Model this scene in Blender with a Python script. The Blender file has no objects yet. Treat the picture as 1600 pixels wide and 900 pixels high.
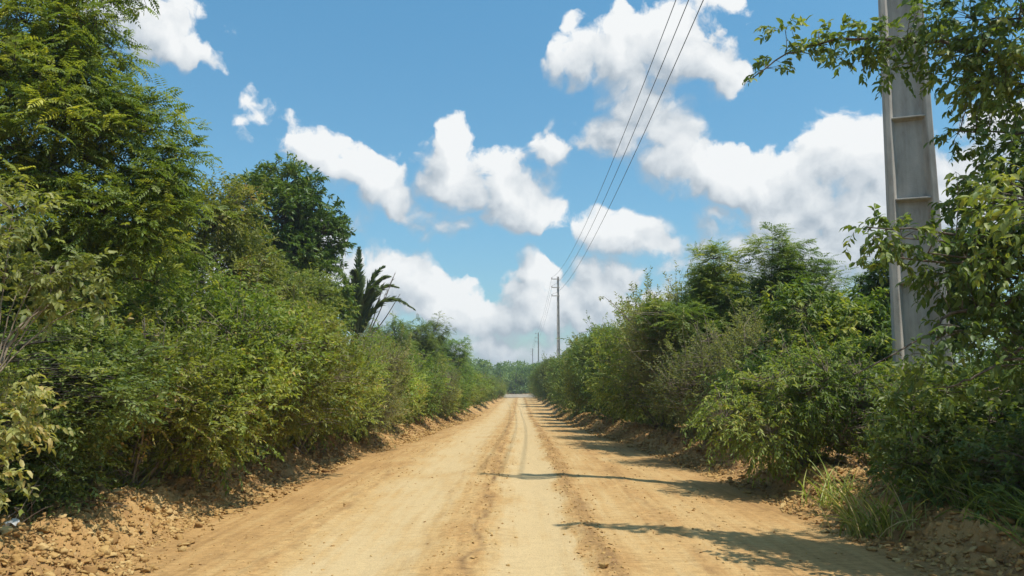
import bpy, math, random
import numpy as np
from mathutils import Vector

# ---------------------------------------------------------------- scene, camera, light
sc = bpy.context.scene
COL = sc.collection
R = math.radians
HAZE = 0.0006
CAM_Z, FPX, VX, VY = 1.7, 1250.0, 812.0, 600.0          # vanishing point of the road in 1600x900 pixels
PITCH = math.atan((VY - 450.0) / FPX)
YAW = math.atan((VX - 800.0) / FPX)
cam_d = bpy.data.cameras.new('camera')
cam = bpy.data.objects.new('camera', cam_d)
COL.objects.link(cam)
cam.location = (0, 0, CAM_Z)
cam.rotation_euler = (math.pi / 2 + PITCH, 0, YAW)
cam_d.sensor_width = 36.0
cam_d.lens = 36.0 * FPX / 1600.0
cam_d.clip_start, cam_d.clip_end = 0.1, 20000
sc.camera = cam

SUN_EL, SUN_AZ = R(65.5), math.atan2(0.88, -0.47)          # azimuth measured from +Y towards +X
sun_vec = Vector((math.cos(SUN_EL) * math.sin(SUN_AZ), math.cos(SUN_EL) * math.cos(SUN_AZ), math.sin(SUN_EL)))
sd = bpy.data.lights.new('sun', 'SUN')
sd.energy, sd.angle, sd.color = 3.75, R(0.53), (1.0, 0.95, 0.87)
so = bpy.data.objects.new('sun', sd)
COL.objects.link(so)
so.rotation_euler = sun_vec.to_track_quat('Z', 'Y').to_euler()
so.location = (30, -20, 60)

sc.view_settings.view_transform = 'Standard'
sc.view_settings.look = 'None'
sc.view_settings.exposure = 0.42
sc.view_settings.gamma = 1.0
sc.view_settings.use_curve_mapping = False
sc.render.engine = 'CYCLES'
cy = sc.cycles
cy.max_bounces, cy.diffuse_bounces, cy.glossy_bounces = 6, 3, 2
cy.transmission_bounces, cy.transparent_max_bounces = 3, 4
cy.use_denoising = True
cy.use_adaptive_sampling = True
cy.adaptive_threshold = 0.02
cy.sample_clamp_indirect = 6.0


def pix_dir(px, py):
    """World direction through a pixel of the 1600x900 frame (used to measure the place)."""
    cx, cyy = (px - 800.0) / FPX, (450.0 - py) / FPX
    y = math.cos(PITCH) - math.sin(PITCH) * cyy
    z = math.sin(PITCH) + math.cos(PITCH) * cyy
    x2 = cx * math.cos(YAW) - y * math.sin(YAW)
    y2 = cx * math.sin(YAW) + y * math.cos(YAW)
    return x2, y2, z


def at(px, py, Y):
    x, y, z = pix_dir(px, py)
    k = Y / y
    return np.array([x * k, Y, CAM_Z + z * k])


# ---------------------------------------------------------------- sky with cumulus
world = bpy.data.worlds.new('World')
sc.world = world
world.use_nodes = True
world.cycles.sampling_method = 'MANUAL'
world.cycles.sample_map_resolution = 256
wt = world.node_tree
wt.nodes.clear()


def N(tree, t, **kw):
    n = tree.nodes.new(t)
    for k, v in kw.items():
        setattr(n, k, v)
    return n


def mth(tree, op, a, b=None, c=None, clamp=False):
    n = N(tree, 'ShaderNodeMath', operation=op, use_clamp=clamp)
    for i, v in enumerate((a, b, c)):
        if v is None:
            continue
        if isinstance(v, (int, float)):
            n.inputs[i].default_value = v
        else:
            tree.links.new(v, n.inputs[i])
    return n.outputs[0]


def vmt(tree, op, a, b=None, scale=None):
    n = N(tree, 'ShaderNodeVectorMath', operation=op)
    for i, v in enumerate((a, b)):
        if v is None:
            continue
        if isinstance(v, (tuple, list)):
            n.inputs[i].default_value = v
        else:
            tree.links.new(v, n.inputs[i])
    if scale is not None:
        if isinstance(scale, (int, float)):
            n.inputs[3].default_value = scale
        else:
            tree.links.new(scale, n.inputs[3])
    return n.outputs['Value'] if op in ('DOT_PRODUCT', 'LENGTH') else n.outputs['Vector']


# cumulus: centre (az, el) given through photo pixels, radii, tilt, weight
CLOUDS = [
    (165, 2, 120, 62, 0, 1.0), (240, 40, 76, 42, 10, 1.0), (300, 62, 40, 18, 10, .75),
    (382, 188, 22, 26, 20, .40),
    (505, 240, 58, 40, 25, .95), (572, 272, 62, 42, 32, .95), (640, 320, 66, 26, 28, .62), (702, 352, 48, 28, 12, .62),
    (548, 352, 36, 18, 50, .36), 
    (690, 228, 34, 42, 0, 1.0), (712, 280, 62, 48, 20, 1.05), (775, 268, 42, 50, 10, 1.0), (796, 312, 82, 46, 22, 1.05), (838, 330, 54, 30, 18, .9),
    (868, 228, 34, 38, 10, .66),
    (900, 92, 56, 40, 20, .85), (975, 88, 74, 56, 20, 1.0), (1060, 84, 80, 62, 20, 1.05), (1112, 112, 44, 38, 30, .95), (985, 150, 66, 34, 20, .9),
    (960, 212, 62, 40, -5, .8), (1035, 195, 66, 48, 20, .9), (1065, 255, 70, 48, 40, 1.0),
    (1140, 282, 90, 36, 10, 1.0), (1225, 285, 70, 38, 5, 1.05), (1330, 258, 78, 62, 0, 1.1), (1260, 330, 130, 60, 0, 1.1),
    (1120, 335, 32, 28, 0, .7), (1380, 350, 150, 90, 0, 1.1), (1250, 410, 170, 70, 0, 1.0), (1500, 320, 90, 70, 0, 1.0),
    (985, 365, 64, 36, 5, .95), (1020, 385, 46, 26, 0, .6),
    (640, 432, 68, 50, 25, 1.1), (590, 460, 70, 60, 0, 1.1), (700, 485, 92, 50, 10, 1.1), (842, 425, 40, 36, 0, 1.05), (840, 478, 74, 46, 0, 1.1),
    (765, 500, 70, 30, -12, .85), (960, 432, 66, 32, -5, .9), (930, 480, 110, 44, 0, 1.0), (760, 545, 380, 30, 0, .78), (1120, 520, 200, 46, 0, .7),
    (262, 392, 60, 32, 0, .9), (490, 378, 40, 40, 20, .8), (430, 470, 200, 70, 0, .9),
    (1130, 12, 40, 20, 20, .34), (1580, 200, 60, 50, 0, .5),
]


def cloud_group(mass_only=False):
    g = bpy.data.node_groups.new('cumulus_field', 'ShaderNodeTree')
    g.interface.new_socket('Dir', in_out='INPUT', socket_type='NodeSocketVector')
    g.interface.new_socket('Field', in_out='OUTPUT', socket_type='NodeSocketFloat')
    g.interface.new_socket('Mass', in_out='OUTPUT', socket_type='NodeSocketFloat')
    gi, go = N(g, 'NodeGroupInput'), N(g, 'NodeGroupOutput')
    d = gi.outputs[0]
    # domain warp and billows, in world direction space
    w1 = N(g, 'ShaderNodeTexNoise'); w1.inputs['Scale'].default_value = 9; w1.inputs['Detail'].default_value = 3
    g.links.new(d, w1.inputs['Vector'])
    off = vmt(g, 'SCALE', vmt(g, 'SUBTRACT', w1.outputs['Color'], (.5, .5, .5)), scale=0.062)
    w2 = N(g, 'ShaderNodeTexNoise'); w2.inputs['Scale'].default_value = 30; w2.inputs['Detail'].default_value = 4
    g.links.new(d, w2.inputs['Vector'])
    off2 = vmt(g, 'SCALE', vmt(g, 'SUBTRACT', w2.outputs['Color'], (.5, .5, .5)), scale=0.030)
    dw = vmt(g, 'ADD', vmt(g, 'ADD', d, off), off2)
    sx = N(g, 'ShaderNodeSeparateXYZ'); g.links.new(dw, sx.inputs[0])
    az = mth(g, 'ARCTAN2', sx.outputs[0], sx.outputs[1])
    el = mth(g, 'ARCSINE', sx.outputs[2])
    cx = N(g, 'ShaderNodeCombineXYZ'); g.links.new(az, cx.inputs[0]); g.links.new(el, cx.inputs[1])
    acc = None
    for (px, py, rx, ry, rot, wgt) in CLOUDS:
        x, y, z = pix_dir(px, py)
        a, e = math.atan2(x, y), math.atan2(z, math.hypot(x, y))
        mp = N(g, 'ShaderNodeMapping', vector_type='TEXTURE')
        mp.inputs['Location'].default_value = (a, e, 0)
        mp.inputs['Rotation'].default_value = (0, 0, -R(rot))
        mp.inputs['Scale'].default_value = (rx / FPX * 1.18, ry / FPX * 1.18, 1)
        g.links.new(cx.outputs[0], mp.inputs['Vector'])
        r2 = vmt(g, 'DOT_PRODUCT', mp.outputs[0], mp.outputs[0])
        f = mth(g, 'MULTIPLY_ADD', r2, -wgt, wgt)
        acc = f if acc is None else mth(g, 'SMOOTH_MAX', acc, f, 0.35)
    # the rest of the sky carries scattered cumulus too
    n0 = N(g, 'ShaderNodeTexNoise'); n0.inputs['Scale'].default_value = 3.2; n0.inputs['Detail'].default_value = 2
    g.links.new(d, n0.inputs['Vector'])
    s0 = N(g, 'ShaderNodeSeparateXYZ'); g.links.new(d, s0.inputs[0])
    away = mth(g, 'MULTIPLY_ADD', s0.outputs[1], -3.0, 2.0, clamp=True)
    other = mth(g, 'MULTIPLY', mth(g, 'MULTIPLY_ADD', n0.outputs['Fac'], 6.0, -3.2), away)
    other = mth(g, 'SUBTRACT', other, mth(g, 'MULTIPLY_ADD', away, -1.0, 1.0))
    acc = mth(g, 'MAXIMUM', acc, mth(g, 'MINIMUM', other, 1.0))
    acc = mth(g, 'MAXIMUM', acc, -1.2)
    if mass_only:
        g.links.new(acc, go.inputs[1])
        return g
    # cauliflower detail
    fb = N(g, 'ShaderNodeTexNoise'); fb.inputs['Scale'].default_value = 20; fb.inputs['Detail'].default_value = 8; fb.inputs['Roughness'].default_value = 0.60
    g.links.new(dw, fb.inputs['Vector'])
    vo = N(g, 'ShaderNodeTexVoronoi', feature='SMOOTH_F1'); vo.inputs['Scale'].default_value = 46
    vo.inputs['Smoothness'].default_value = 0.6
    g.links.new(dw, vo.inputs['Vector'])
    puff = mth(g, 'MULTIPLY_ADD', vo.outputs['Distance'], -0.9, 0.44)
    fbm = mth(g, 'MULTIPLY_ADD', fb.outputs['Fac'], 2.7, -1.31)
    tot = mth(g, 'ADD', acc, mth(g, 'ADD', fbm, puff))
    g.links.new(tot, go.inputs[0])
    g.links.new(acc, go.inputs[1])
    return g


geo = N(wt, 'ShaderNodeTexCoord')
dirn = geo.outputs['Generated']
sky = N(wt, 'ShaderNodeTexSky', sky_type='NISHITA', sun_disc=False)
sky.sun_elevation, sky.sun_rotation = SUN_EL, SUN_AZ
sky.altitude, sky.air_density, sky.dust_density, sky.ozone_density = 0, 1.0, 0.6, 1.6
bg_sky = N(wt, 'ShaderNodeBackground')
bg_sky.inputs['Strength'].default_value = 0.13
skyc = N(wt, 'ShaderNodeMix', data_type='RGBA', blend_type='MULTIPLY')
skyc.inputs['Factor'].default_value = 1.0
wt.links.new(sky.outputs[0], skyc.inputs['A'])
sepd = N(wt, 'ShaderNodeSeparateXYZ'); wt.links.new(dirn, sepd.inputs[0])
tintr = N(wt, 'ShaderNodeValToRGB')                       # moist tropical air: paler towards the horizon
tintr.color_ramp.elements[0].position, tintr.color_ramp.elements[0].color = 0.0, (0.50, 0.60, 0.62, 1)
tintr.color_ramp.elements[1].position, tintr.color_ramp.elements[1].color = 0.45, (0.56, 0.97, 0.98, 1)
e = tintr.color_ramp.elements.new(0.20); e.color = (0.55, 0.81, 0.82, 1)
wt.links.new(sepd.outputs[2], tintr.inputs[0])
wt.links.new(tintr.outputs[0], skyc.inputs['B'])
wt.links.new(skyc.outputs['Result'], bg_sky.inputs['Color'])
cg = cloud_group()
g1 = N(wt, 'ShaderNodeGroup', node_tree=cg); wt.links.new(dirn, g1.inputs[0])
g2 = N(wt, 'ShaderNodeGroup', node_tree=cg)
wt.links.new(vmt(wt, 'ADD', dirn, (0.007, 0.0, 0.014)), g2.inputs[0])
g3 = N(wt, 'ShaderNodeGroup', node_tree=cloud_group(True))
wt.links.new(vmt(wt, 'ADD', dirn, (0.022, 0.0, 0.042)), g3.inputs[0])
F1, F2 = g1.outputs[0], g2.outputs[0]
rel = mth(wt, 'SUBTRACT', F1, F2)                          # falls off towards the sun: bright rim
rel3 = mth(wt, 'SUBTRACT', g1.outputs[1], g3.outputs[1])   # the same for the mass as a whole: pale top, grey base
soft = mth(wt, 'MULTIPLY_ADD', rel3, -0.85, 0.85)
soft = mth(wt, 'MINIMUM', mth(wt, 'MAXIMUM', soft, 0.48), 1.7)
ar = mth(wt, 'DIVIDE', mth(wt, 'ADD', F1, 0.05), soft, clamp=True)
alpha = mth(wt, 'MULTIPLY', mth(wt, 'MULTIPLY', ar, ar), mth(wt, 'MULTIPLY_ADD', ar, -2.0, 3.0))
lit = mth(wt, 'ADD', mth(wt, 'MULTIPLY_ADD', rel, 0.42, 0.27), mth(wt, 'MULTIPLY', rel3, 0.50))
ramp = N(wt, 'ShaderNodeValToRGB')
cr = ramp.color_ramp
cr.elements[0].position, cr.elements[0].color = 0.0, (0.44, 0.51, 0.58, 1)
cr.elements[1].position, cr.elements[1].color = 0.92, (0.97, 0.985, 0.985, 1)
e = cr.elements.new(0.42); e.color = (0.73, 0.775, 0.81, 1)
wt.links.new(lit, ramp.inputs[0])
bg_cl = N(wt, 'ShaderNodeBackground')
bg_cl.inputs['Strength'].default_value = 0.73
wt.links.new(ramp.outputs[0], bg_cl.inputs['Color'])
mixw = N(wt, 'ShaderNodeMixShader')
wt.links.new(mth(wt, 'MULTIPLY', alpha, 0.97), mixw.inputs[0])
wt.links.new(bg_sky.outputs[0], mixw.inputs[1])
wt.links.new(bg_cl.outputs[0], mixw.inputs[2])
wo = N(wt, 'ShaderNodeOutputWorld')
wt.links.new(mixw.outputs[0], wo.inputs[0])

# ---------------------------------------------------------------- small tools
rng = np.random.default_rng(7)


def tag(o, label=None, cat=None, group=None, kind=None):
    for k, v in (('label', label), ('category', cat), ('group', group), ('kind', kind)):
        if v:
            o[k] = v
    return o


def empty(name, loc, rz=0.0, s=1.0):
    o = bpy.data.objects.new(name, None)
    COL.objects.link(o)
    o.location, o.rotation_euler, o.scale = loc, (0, 0, rz), (s, s, s) if not isinstance(s, tuple) else s
    o.empty_display_size = 0.2
    return o


def link_mesh(name, me, mat, parent=None):
    o = bpy.data.objects.new(name, me)
    COL.objects.link(o)
    if mat and not me.materials:
        me.materials.append(mat)
    if parent:
        o.parent = parent
    return o


def np_mesh(name, V, faces, attrs=None, smooth=False):
    """faces: list of (M,k) index arrays."""
    me = bpy.data.meshes.new(name)
    V = np.asarray(V, np.float32)
    me.vertices.add(len(V))
    me.vertices.foreach_set('co', V.ravel())
    li = np.concatenate([f.ravel() for f in faces]).astype(np.int32)
    tot = np.concatenate([np.full(len(f), f.shape[1], np.int32) for f in faces])
    st = np.concatenate([[0], np.cumsum(tot)[:-1]]).astype(np.int32)
    me.loops.add(len(li))
    me.loops.foreach_set('vertex_index', li)
    me.polygons.add(len(tot))
    me.polygons.foreach_set('loop_start', st)
    me.polygons.foreach_set('loop_total', tot)
    if smooth:
        me.polygons.foreach_set('use_smooth', np.ones(len(tot), bool))
    for k, a in (attrs or {}).items():
        at_ = me.attributes.new(k, 'FLOAT', 'POINT')
        at_.data.foreach_set('value', np.asarray(a, np.float32))
    me.update(calc_edges=True)
    return me


def hash3(ix, iy, iz, s):
    h = (ix.astype(np.int64) * 374761393 + iy.astype(np.int64) * 668265263 + iz.astype(np.int64) * 2147483647 + s * 974634777) & 0x7fffffff
    h = ((h ^ (h >> 13)) * 1274126177) & 0x7fffffff
    h = (h ^ (h >> 16)) & 0xffff
    return h / 65535.0


def noise3(p, s=0):
    p = np.asarray(p, float)
    i = np.floor(p).astype(np.int64)
    f = p - i
    f = f * f * (3 - 2 * f)
    r = 0
    for dx in (0, 1):
        for dy in (0, 1):
            for dz in (0, 1):
                w = (f[..., 0] if dx else 1 - f[..., 0]) * (f[..., 1] if dy else 1 - f[..., 1]) * (f[..., 2] if dz else 1 - f[..., 2])
                r = r + w * hash3(i[..., 0] + dx, i[..., 1] + dy, i[..., 2] + dz, s)
    return r * 2 - 1


def noise2(x, y, s=0):
    return noise3(np.stack([x, y, np.full_like(x, s * 7.31)], -1), s)


def fbm2(x, y, s=0, o=4):
    r, a = 0, 1.0
    for k in range(o):
        r = r + a * noise2(x * 2 ** k, y * 2 ** k, s + k)
        a *= 0.5
    return r


def norm(v):
    return v / np.maximum(np.linalg.norm(v, axis=-1, keepdims=True), 1e-9)


def sstep(a, b, x):
    t = np.clip((x - a) / (b - a), 0, 1)
    return t * t * (3 - 2 * t)


# ---------------------------------------------------------------- materials
def mat_new(name):
    m = bpy.data.materials.new(name)
    m.use_nodes = True
    t = m.node_tree
    t.nodes.clear()
    out = N(t, 'ShaderNodeOutputMaterial')
    return m, t, out


def leaf_mat(name, stops, rough=0.5, trans=0.42, spec=0.35):
    m, t, out = mat_new(name)
    a = N(t, 'ShaderNodeAttribute', attribute_name='tint')
    r = N(t, 'ShaderNodeValToRGB')
    while len(r.color_ramp.elements) > 1:
        r.color_ramp.elements.remove(r.color_ramp.elements[-1])
    for i, (p, c) in enumerate(stops):
        el_ = r.color_ramp.elements[0] if i == 0 else r.color_ramp.elements.new(p)
        el_.position, el_.color = p, (*c, 1)
    t.links.new(a.outputs['Fac'], r.inputs[0])
    oi = N(t, 'ShaderNodeObjectInfo')
    hs = N(t, 'ShaderNodeHueSaturation')
    t.links.new(r.outputs[0], hs.inputs['Color'])
    t.links.new(mth(t, 'MULTIPLY_ADD', oi.outputs['Random'], 0.03, 0.485), hs.inputs['Hue'])
    t.links.new(mth(t, 'MULTIPLY_ADD', oi.outputs['Random'], 0.34, 0.83), hs.inputs['Value'])
    p = N(t, 'ShaderNodeBsdfPrincipled')
    t.links.new(hs.outputs[0], p.inputs['Base Color'])
    p.inputs['Roughness'].default_value = rough
    p.inputs['Specular IOR Level'].default_value = spec
    tr = N(t, 'ShaderNodeBsdfTranslucent')
    mul = N(t, 'ShaderNodeMix', data_type='RGBA', blend_type='MULTIPLY')
    mul.inputs['Factor'].default_value = 1
    t.links.new(hs.outputs[0], mul.inputs['A'])
    mul.inputs['B'].default_value = (1.5, 1.5, 0.55, 1)
    t.links.new(mul.outputs['Result'], tr.inputs['Color'])
    mx = N(t, 'ShaderNodeMixShader')
    mx.inputs[0].default_value = trans
    t.links.new(p.outputs[0], mx.inputs[1])
    t.links.new(tr.outputs[0], mx.inputs[2])
    t.links.new(mx.outputs[0], out.inputs[0])
    return m


def bark_mat(name, c1, c2):
    m, t, out = mat_new(name)
    tc = N(t, 'ShaderNodeTexCoord')
    mp = N(t, 'ShaderNodeMapping'); mp.inputs['Scale'].default_value = (14, 14, 3)
    t.links.new(tc.outputs['Object'], mp.inputs[0])
    n = N(t, 'ShaderNodeTexNoise'); n.inputs['Scale'].default_value = 2; n.inputs['Detail'].default_value = 5
    t.links.new(mp.outputs[0], n.inputs['Vector'])
    r = N(t, 'ShaderNodeValToRGB')
    r.color_ramp.elements[0].position, r.color_ramp.elements[0].color = 0.35, (*c1, 1)
    r.color_ramp.elements[1].position, r.color_ramp.elements[1].color = 0.65, (*c2, 1)
    t.links.new(n.outputs['Fac'], r.inputs[0])
    p = N(t, 'ShaderNodeBsdfPrincipled'); p.inputs['Roughness'].default_value = 0.85
    t.links.new(r.outputs[0], p.inputs['Base Color'])
    t.links.new(p.outputs[0], out.inputs[0])
    return m


M = {}
M['olive'] = leaf_mat('olive_leaf', [(0, (0.087, 0.132, 0.031)), (.4, (0.177, 0.222, 0.046)), (.78, (0.297, 0.319, 0.071)), (.94, (0.414, 0.381, 0.109)), (1, (0.426, 0.302, 0.116))])
M['lime'] = leaf_mat('lime_leaf', [(0, (0.092, 0.151, 0.031)), (.4, (0.185, 0.255, 0.052)), (.78, (0.319, 0.358, 0.075)), (.94, (0.448, 0.437, 0.116)), (1, (0.448, 0.336, 0.116))])
M['dusty'] = leaf_mat('dusty_leaf', [(0, (0.101, 0.123, 0.045)), (.5, (0.196, 0.213, 0.075)), (.85, (0.302, 0.302, 0.116)), (1, (0.392, 0.325, 0.155))], rough=.65)
M['feather'] = leaf_mat('feathery_leaf', [(0, (0.090, 0.130, 0.034)), (.5, (0.165, 0.200, 0.048)), (.85, (0.280, 0.280, 0.057)), (1, (0.460, 0.400, 0.057))], trans=.42)
M['dark'] = leaf_mat('glossy_dark_leaf', [(0, (0.047, 0.084, 0.018)), (.5, (0.095, 0.146, 0.028)), (.85, (0.168, 0.213, 0.045)), (1, (0.246, 0.258, 0.064))], rough=.42, trans=.3, spec=.4)
M['mid'] = leaf_mat('mid_green_leaf', [(0, (0.073, 0.123, 0.033)), (.5, (0.134, 0.202, 0.049)), (.85, (0.246, 0.302, 0.075)), (1, (0.336, 0.358, 0.090))], trans=.36)
M['bright'] = leaf_mat('yellow_green_leaf', [(0, (0.067, 0.118, 0.021)), (.5, (0.140, 0.202, 0.036)), (.85, (0.280, 0.314, 0.058)), (1, (0.403, 0.392, 0.090))], trans=.38)
M['pale'] = leaf_mat('pale_leaf', [(0, (0.146, 0.179, 0.052)), (.5, (0.291, 0.314, 0.097)), (.95, (0.470, 0.459, 0.180)), (1, (0.515, 0.426, 0.167))], trans=.4)
M['palm'] = leaf_mat('palm_leaflet', [(0, (0.090, 0.135, 0.052)), (.6, (0.165, 0.225, 0.078)), (1, (0.285, 0.315, 0.121))], rough=.4, trans=.3, spec=.5)
M['grass'] = leaf_mat('grass_blade', [(0, (0.111, 0.157, 0.033)), (.55, (0.241, 0.296, 0.063)), (.85, (0.389, 0.408, 0.128)), (1, (0.600, 0.519, 0.255))], trans=.4)
M['straw'] = leaf_mat('dry_stem', [(0, (0.165, 0.124, 0.085)), (.6, (0.331, 0.247, 0.171)), (1, (0.529, 0.430, 0.322))], trans=.1)
M['bark'] = bark_mat('grey_brown_bark', (.07, .052, .036), (.17, .135, .10))
M['twig'] = bark_mat('pale_twig', (.13, .10, .065), (.27, .22, .16))
M['darkbark'] = bark_mat('dark_bark', (.035, .026, .02), (.09, .07, .05))


# ---------------------------------------------------------------- terrain
def base_z(Y):
    return -0.62 * sstep(18, 62, Y) - 0.10 * sstep(62, 160, Y)


def edge_l(Y):
    return 3.62 + 0.48 * sstep(6.5, 10, Y) - 0.55 * sstep(15, 27, Y) - 0.65 * sstep(30, 110, Y) + 0.20 * noise2(Y * 0.31, Y * 0 + 3.3, 11) + .07 * noise2(Y * 1.3, Y * 0 + 1.3, 13)


def edge_r(Y):
    return 4.0 - 1.15 * sstep(11, 30, Y) - 0.3 * sstep(40, 110, Y) + 0.25 * noise2(Y * 0.29, Y * 0 + 9.1, 12) + .07 * noise2(Y * 1.2, Y * 0 + 1.3, 14)


def height(X, Y):
    X, Y = np.asarray(X, float), np.asarray(Y, float)
    z = base_z(Y)
    el, er = edge_l(Y), edge_r(Y)
    inroad = sstep(0.5, -0.3, np.maximum(-X - el, X - er))
    z = z + 0.05 * (1 - np.clip((X / 3.6) ** 2, 0, 1))
    # wheel tracks and loose windrows
    wob = 0.10 * noise2(Y * 0.22, Y * 0, 21) + 0.05 * noise2(Y * 0.7, Y * 0, 22)
    x = X + wob
    z = z - inroad * (0.022 * np.exp(-((x - 0.20) / 0.34) ** 2) + 0.018 * np.exp(-((x + 1.55) / 0.45) ** 2))
    rough = fbm2(X * 9, Y * 7, 31, 3)
    z = z + inroad * (0.022 * np.exp(-((x - 0.78) / 0.16) ** 2) * (1 + rough) + 0.020 * np.exp(-((x + 0.55) / 0.30) ** 2) * (0.7 + 1.1 * rough)
                      + 0.018 * np.exp(-((x + 2.45) / 0.22) ** 2) * (0.5 + rough) + 0.014 * np.exp(-((x - 1.75) / 0.3) ** 2) * (0.5 + rough))
    z = z + inroad * (0.006 * fbm2(X * 5.5, Y * 1.1, 41, 3) + 0.012 * np.maximum(fbm2(X * 13, Y * 15, 43, 2), 0) * (np.exp(-((x + 0.52) / 0.34) ** 2) + np.exp(-((x - .84) / .2) ** 2) + .4 * np.exp(-((x - 2.2) / .6) ** 2) + .4 * np.exp(-((x + 2.8) / .4) ** 2)) + 0.014 * fbm2(X * 0.7, Y * 0.35, 42, 2))
    # pushed-up earth along both sides
    for d, s, hgt in ((-X - el, 51, 0.33), (X - er, 52, 0.32)):
        lump = 1 + 0.40 * fbm2(X * 1.1 + s, Y * 1.1, s, 2)
        up = hgt * sstep(-0.08, 0.62, d) * lump - 0.18 * hgt * sstep(1.0, 2.6, d) * lump
        detail = (0.11 * np.abs(fbm2(X * 3.1, Y * 3.1, s + 3, 4)) + 0.075 * np.abs(fbm2(X * 9, Y * 11, s + 7, 3))) * sstep(-0.25, 0.25, d) * sstep(7, 2.5, d)
        z = z + up + detail
    far = np.maximum(np.abs(X) - 12, 0)
    z = z + 0.35 * fbm2(X * 0.05, Y * 0.05, 61, 2) * sstep(0, 10, far)
    return z


def hz(x, y):
    return float(height(np.array([x]), np.array([y]))[0])


def spaced(segs):
    out = [np.linspace(a, b, n, endpoint=False) for a, b, n in segs]
    return np.concatenate(out + [[segs[-1][1]]])


xs = spaced([(-1400, -400, 6), (-400, -60, 10), (-60, -14, 18), (-14, -7, 24), (-7, -2.6, 150), (-2.6, 2.6, 190), (2.6, 7, 150), (7, 14, 24), (14, 60, 18), (60, 400, 10), (400, 1400, 6)])
ys = spaced([(-900, -300, 5), (-300, -20, 10), (-20, 4, 40), (4, 14, 360), (14, 26, 190), (26, 50, 130), (50, 110, 110), (110, 260, 60), (260, 900, 12), (900, 2200, 8)])
GX, GY = np.meshgrid(xs, ys)
GZ = height(GX, GY)
nx, ny = len(xs), len(ys)
GV = np.stack([GX, GY, GZ], -1).reshape(-1, 3)
ii = (np.arange(ny - 1)[:, None] * nx + np.arange(nx - 1)[None, :])
Q = np.stack([ii, ii + 1, ii + nx + 1, ii + nx], -1).reshape(-1, 4)
cxq = GX[:-1, :-1].ravel() + np.diff(xs)[None, :].repeat(ny - 1, 0).ravel() / 2
cyq = GY[:-1, :-1].ravel()
is_road = (cxq > -edge_l(cyq) - 0.02) & (cxq < edge_r(cyq) + 0.02) & (cyq < 188) & (cyq > -60)


def sub_mesh(name, mask):
    q = Q[mask]
    u, inv = np.unique(q, return_inverse=True)
    return np_mesh(name, GV[u], [inv.reshape(-1, 4)], smooth=True)


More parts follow.
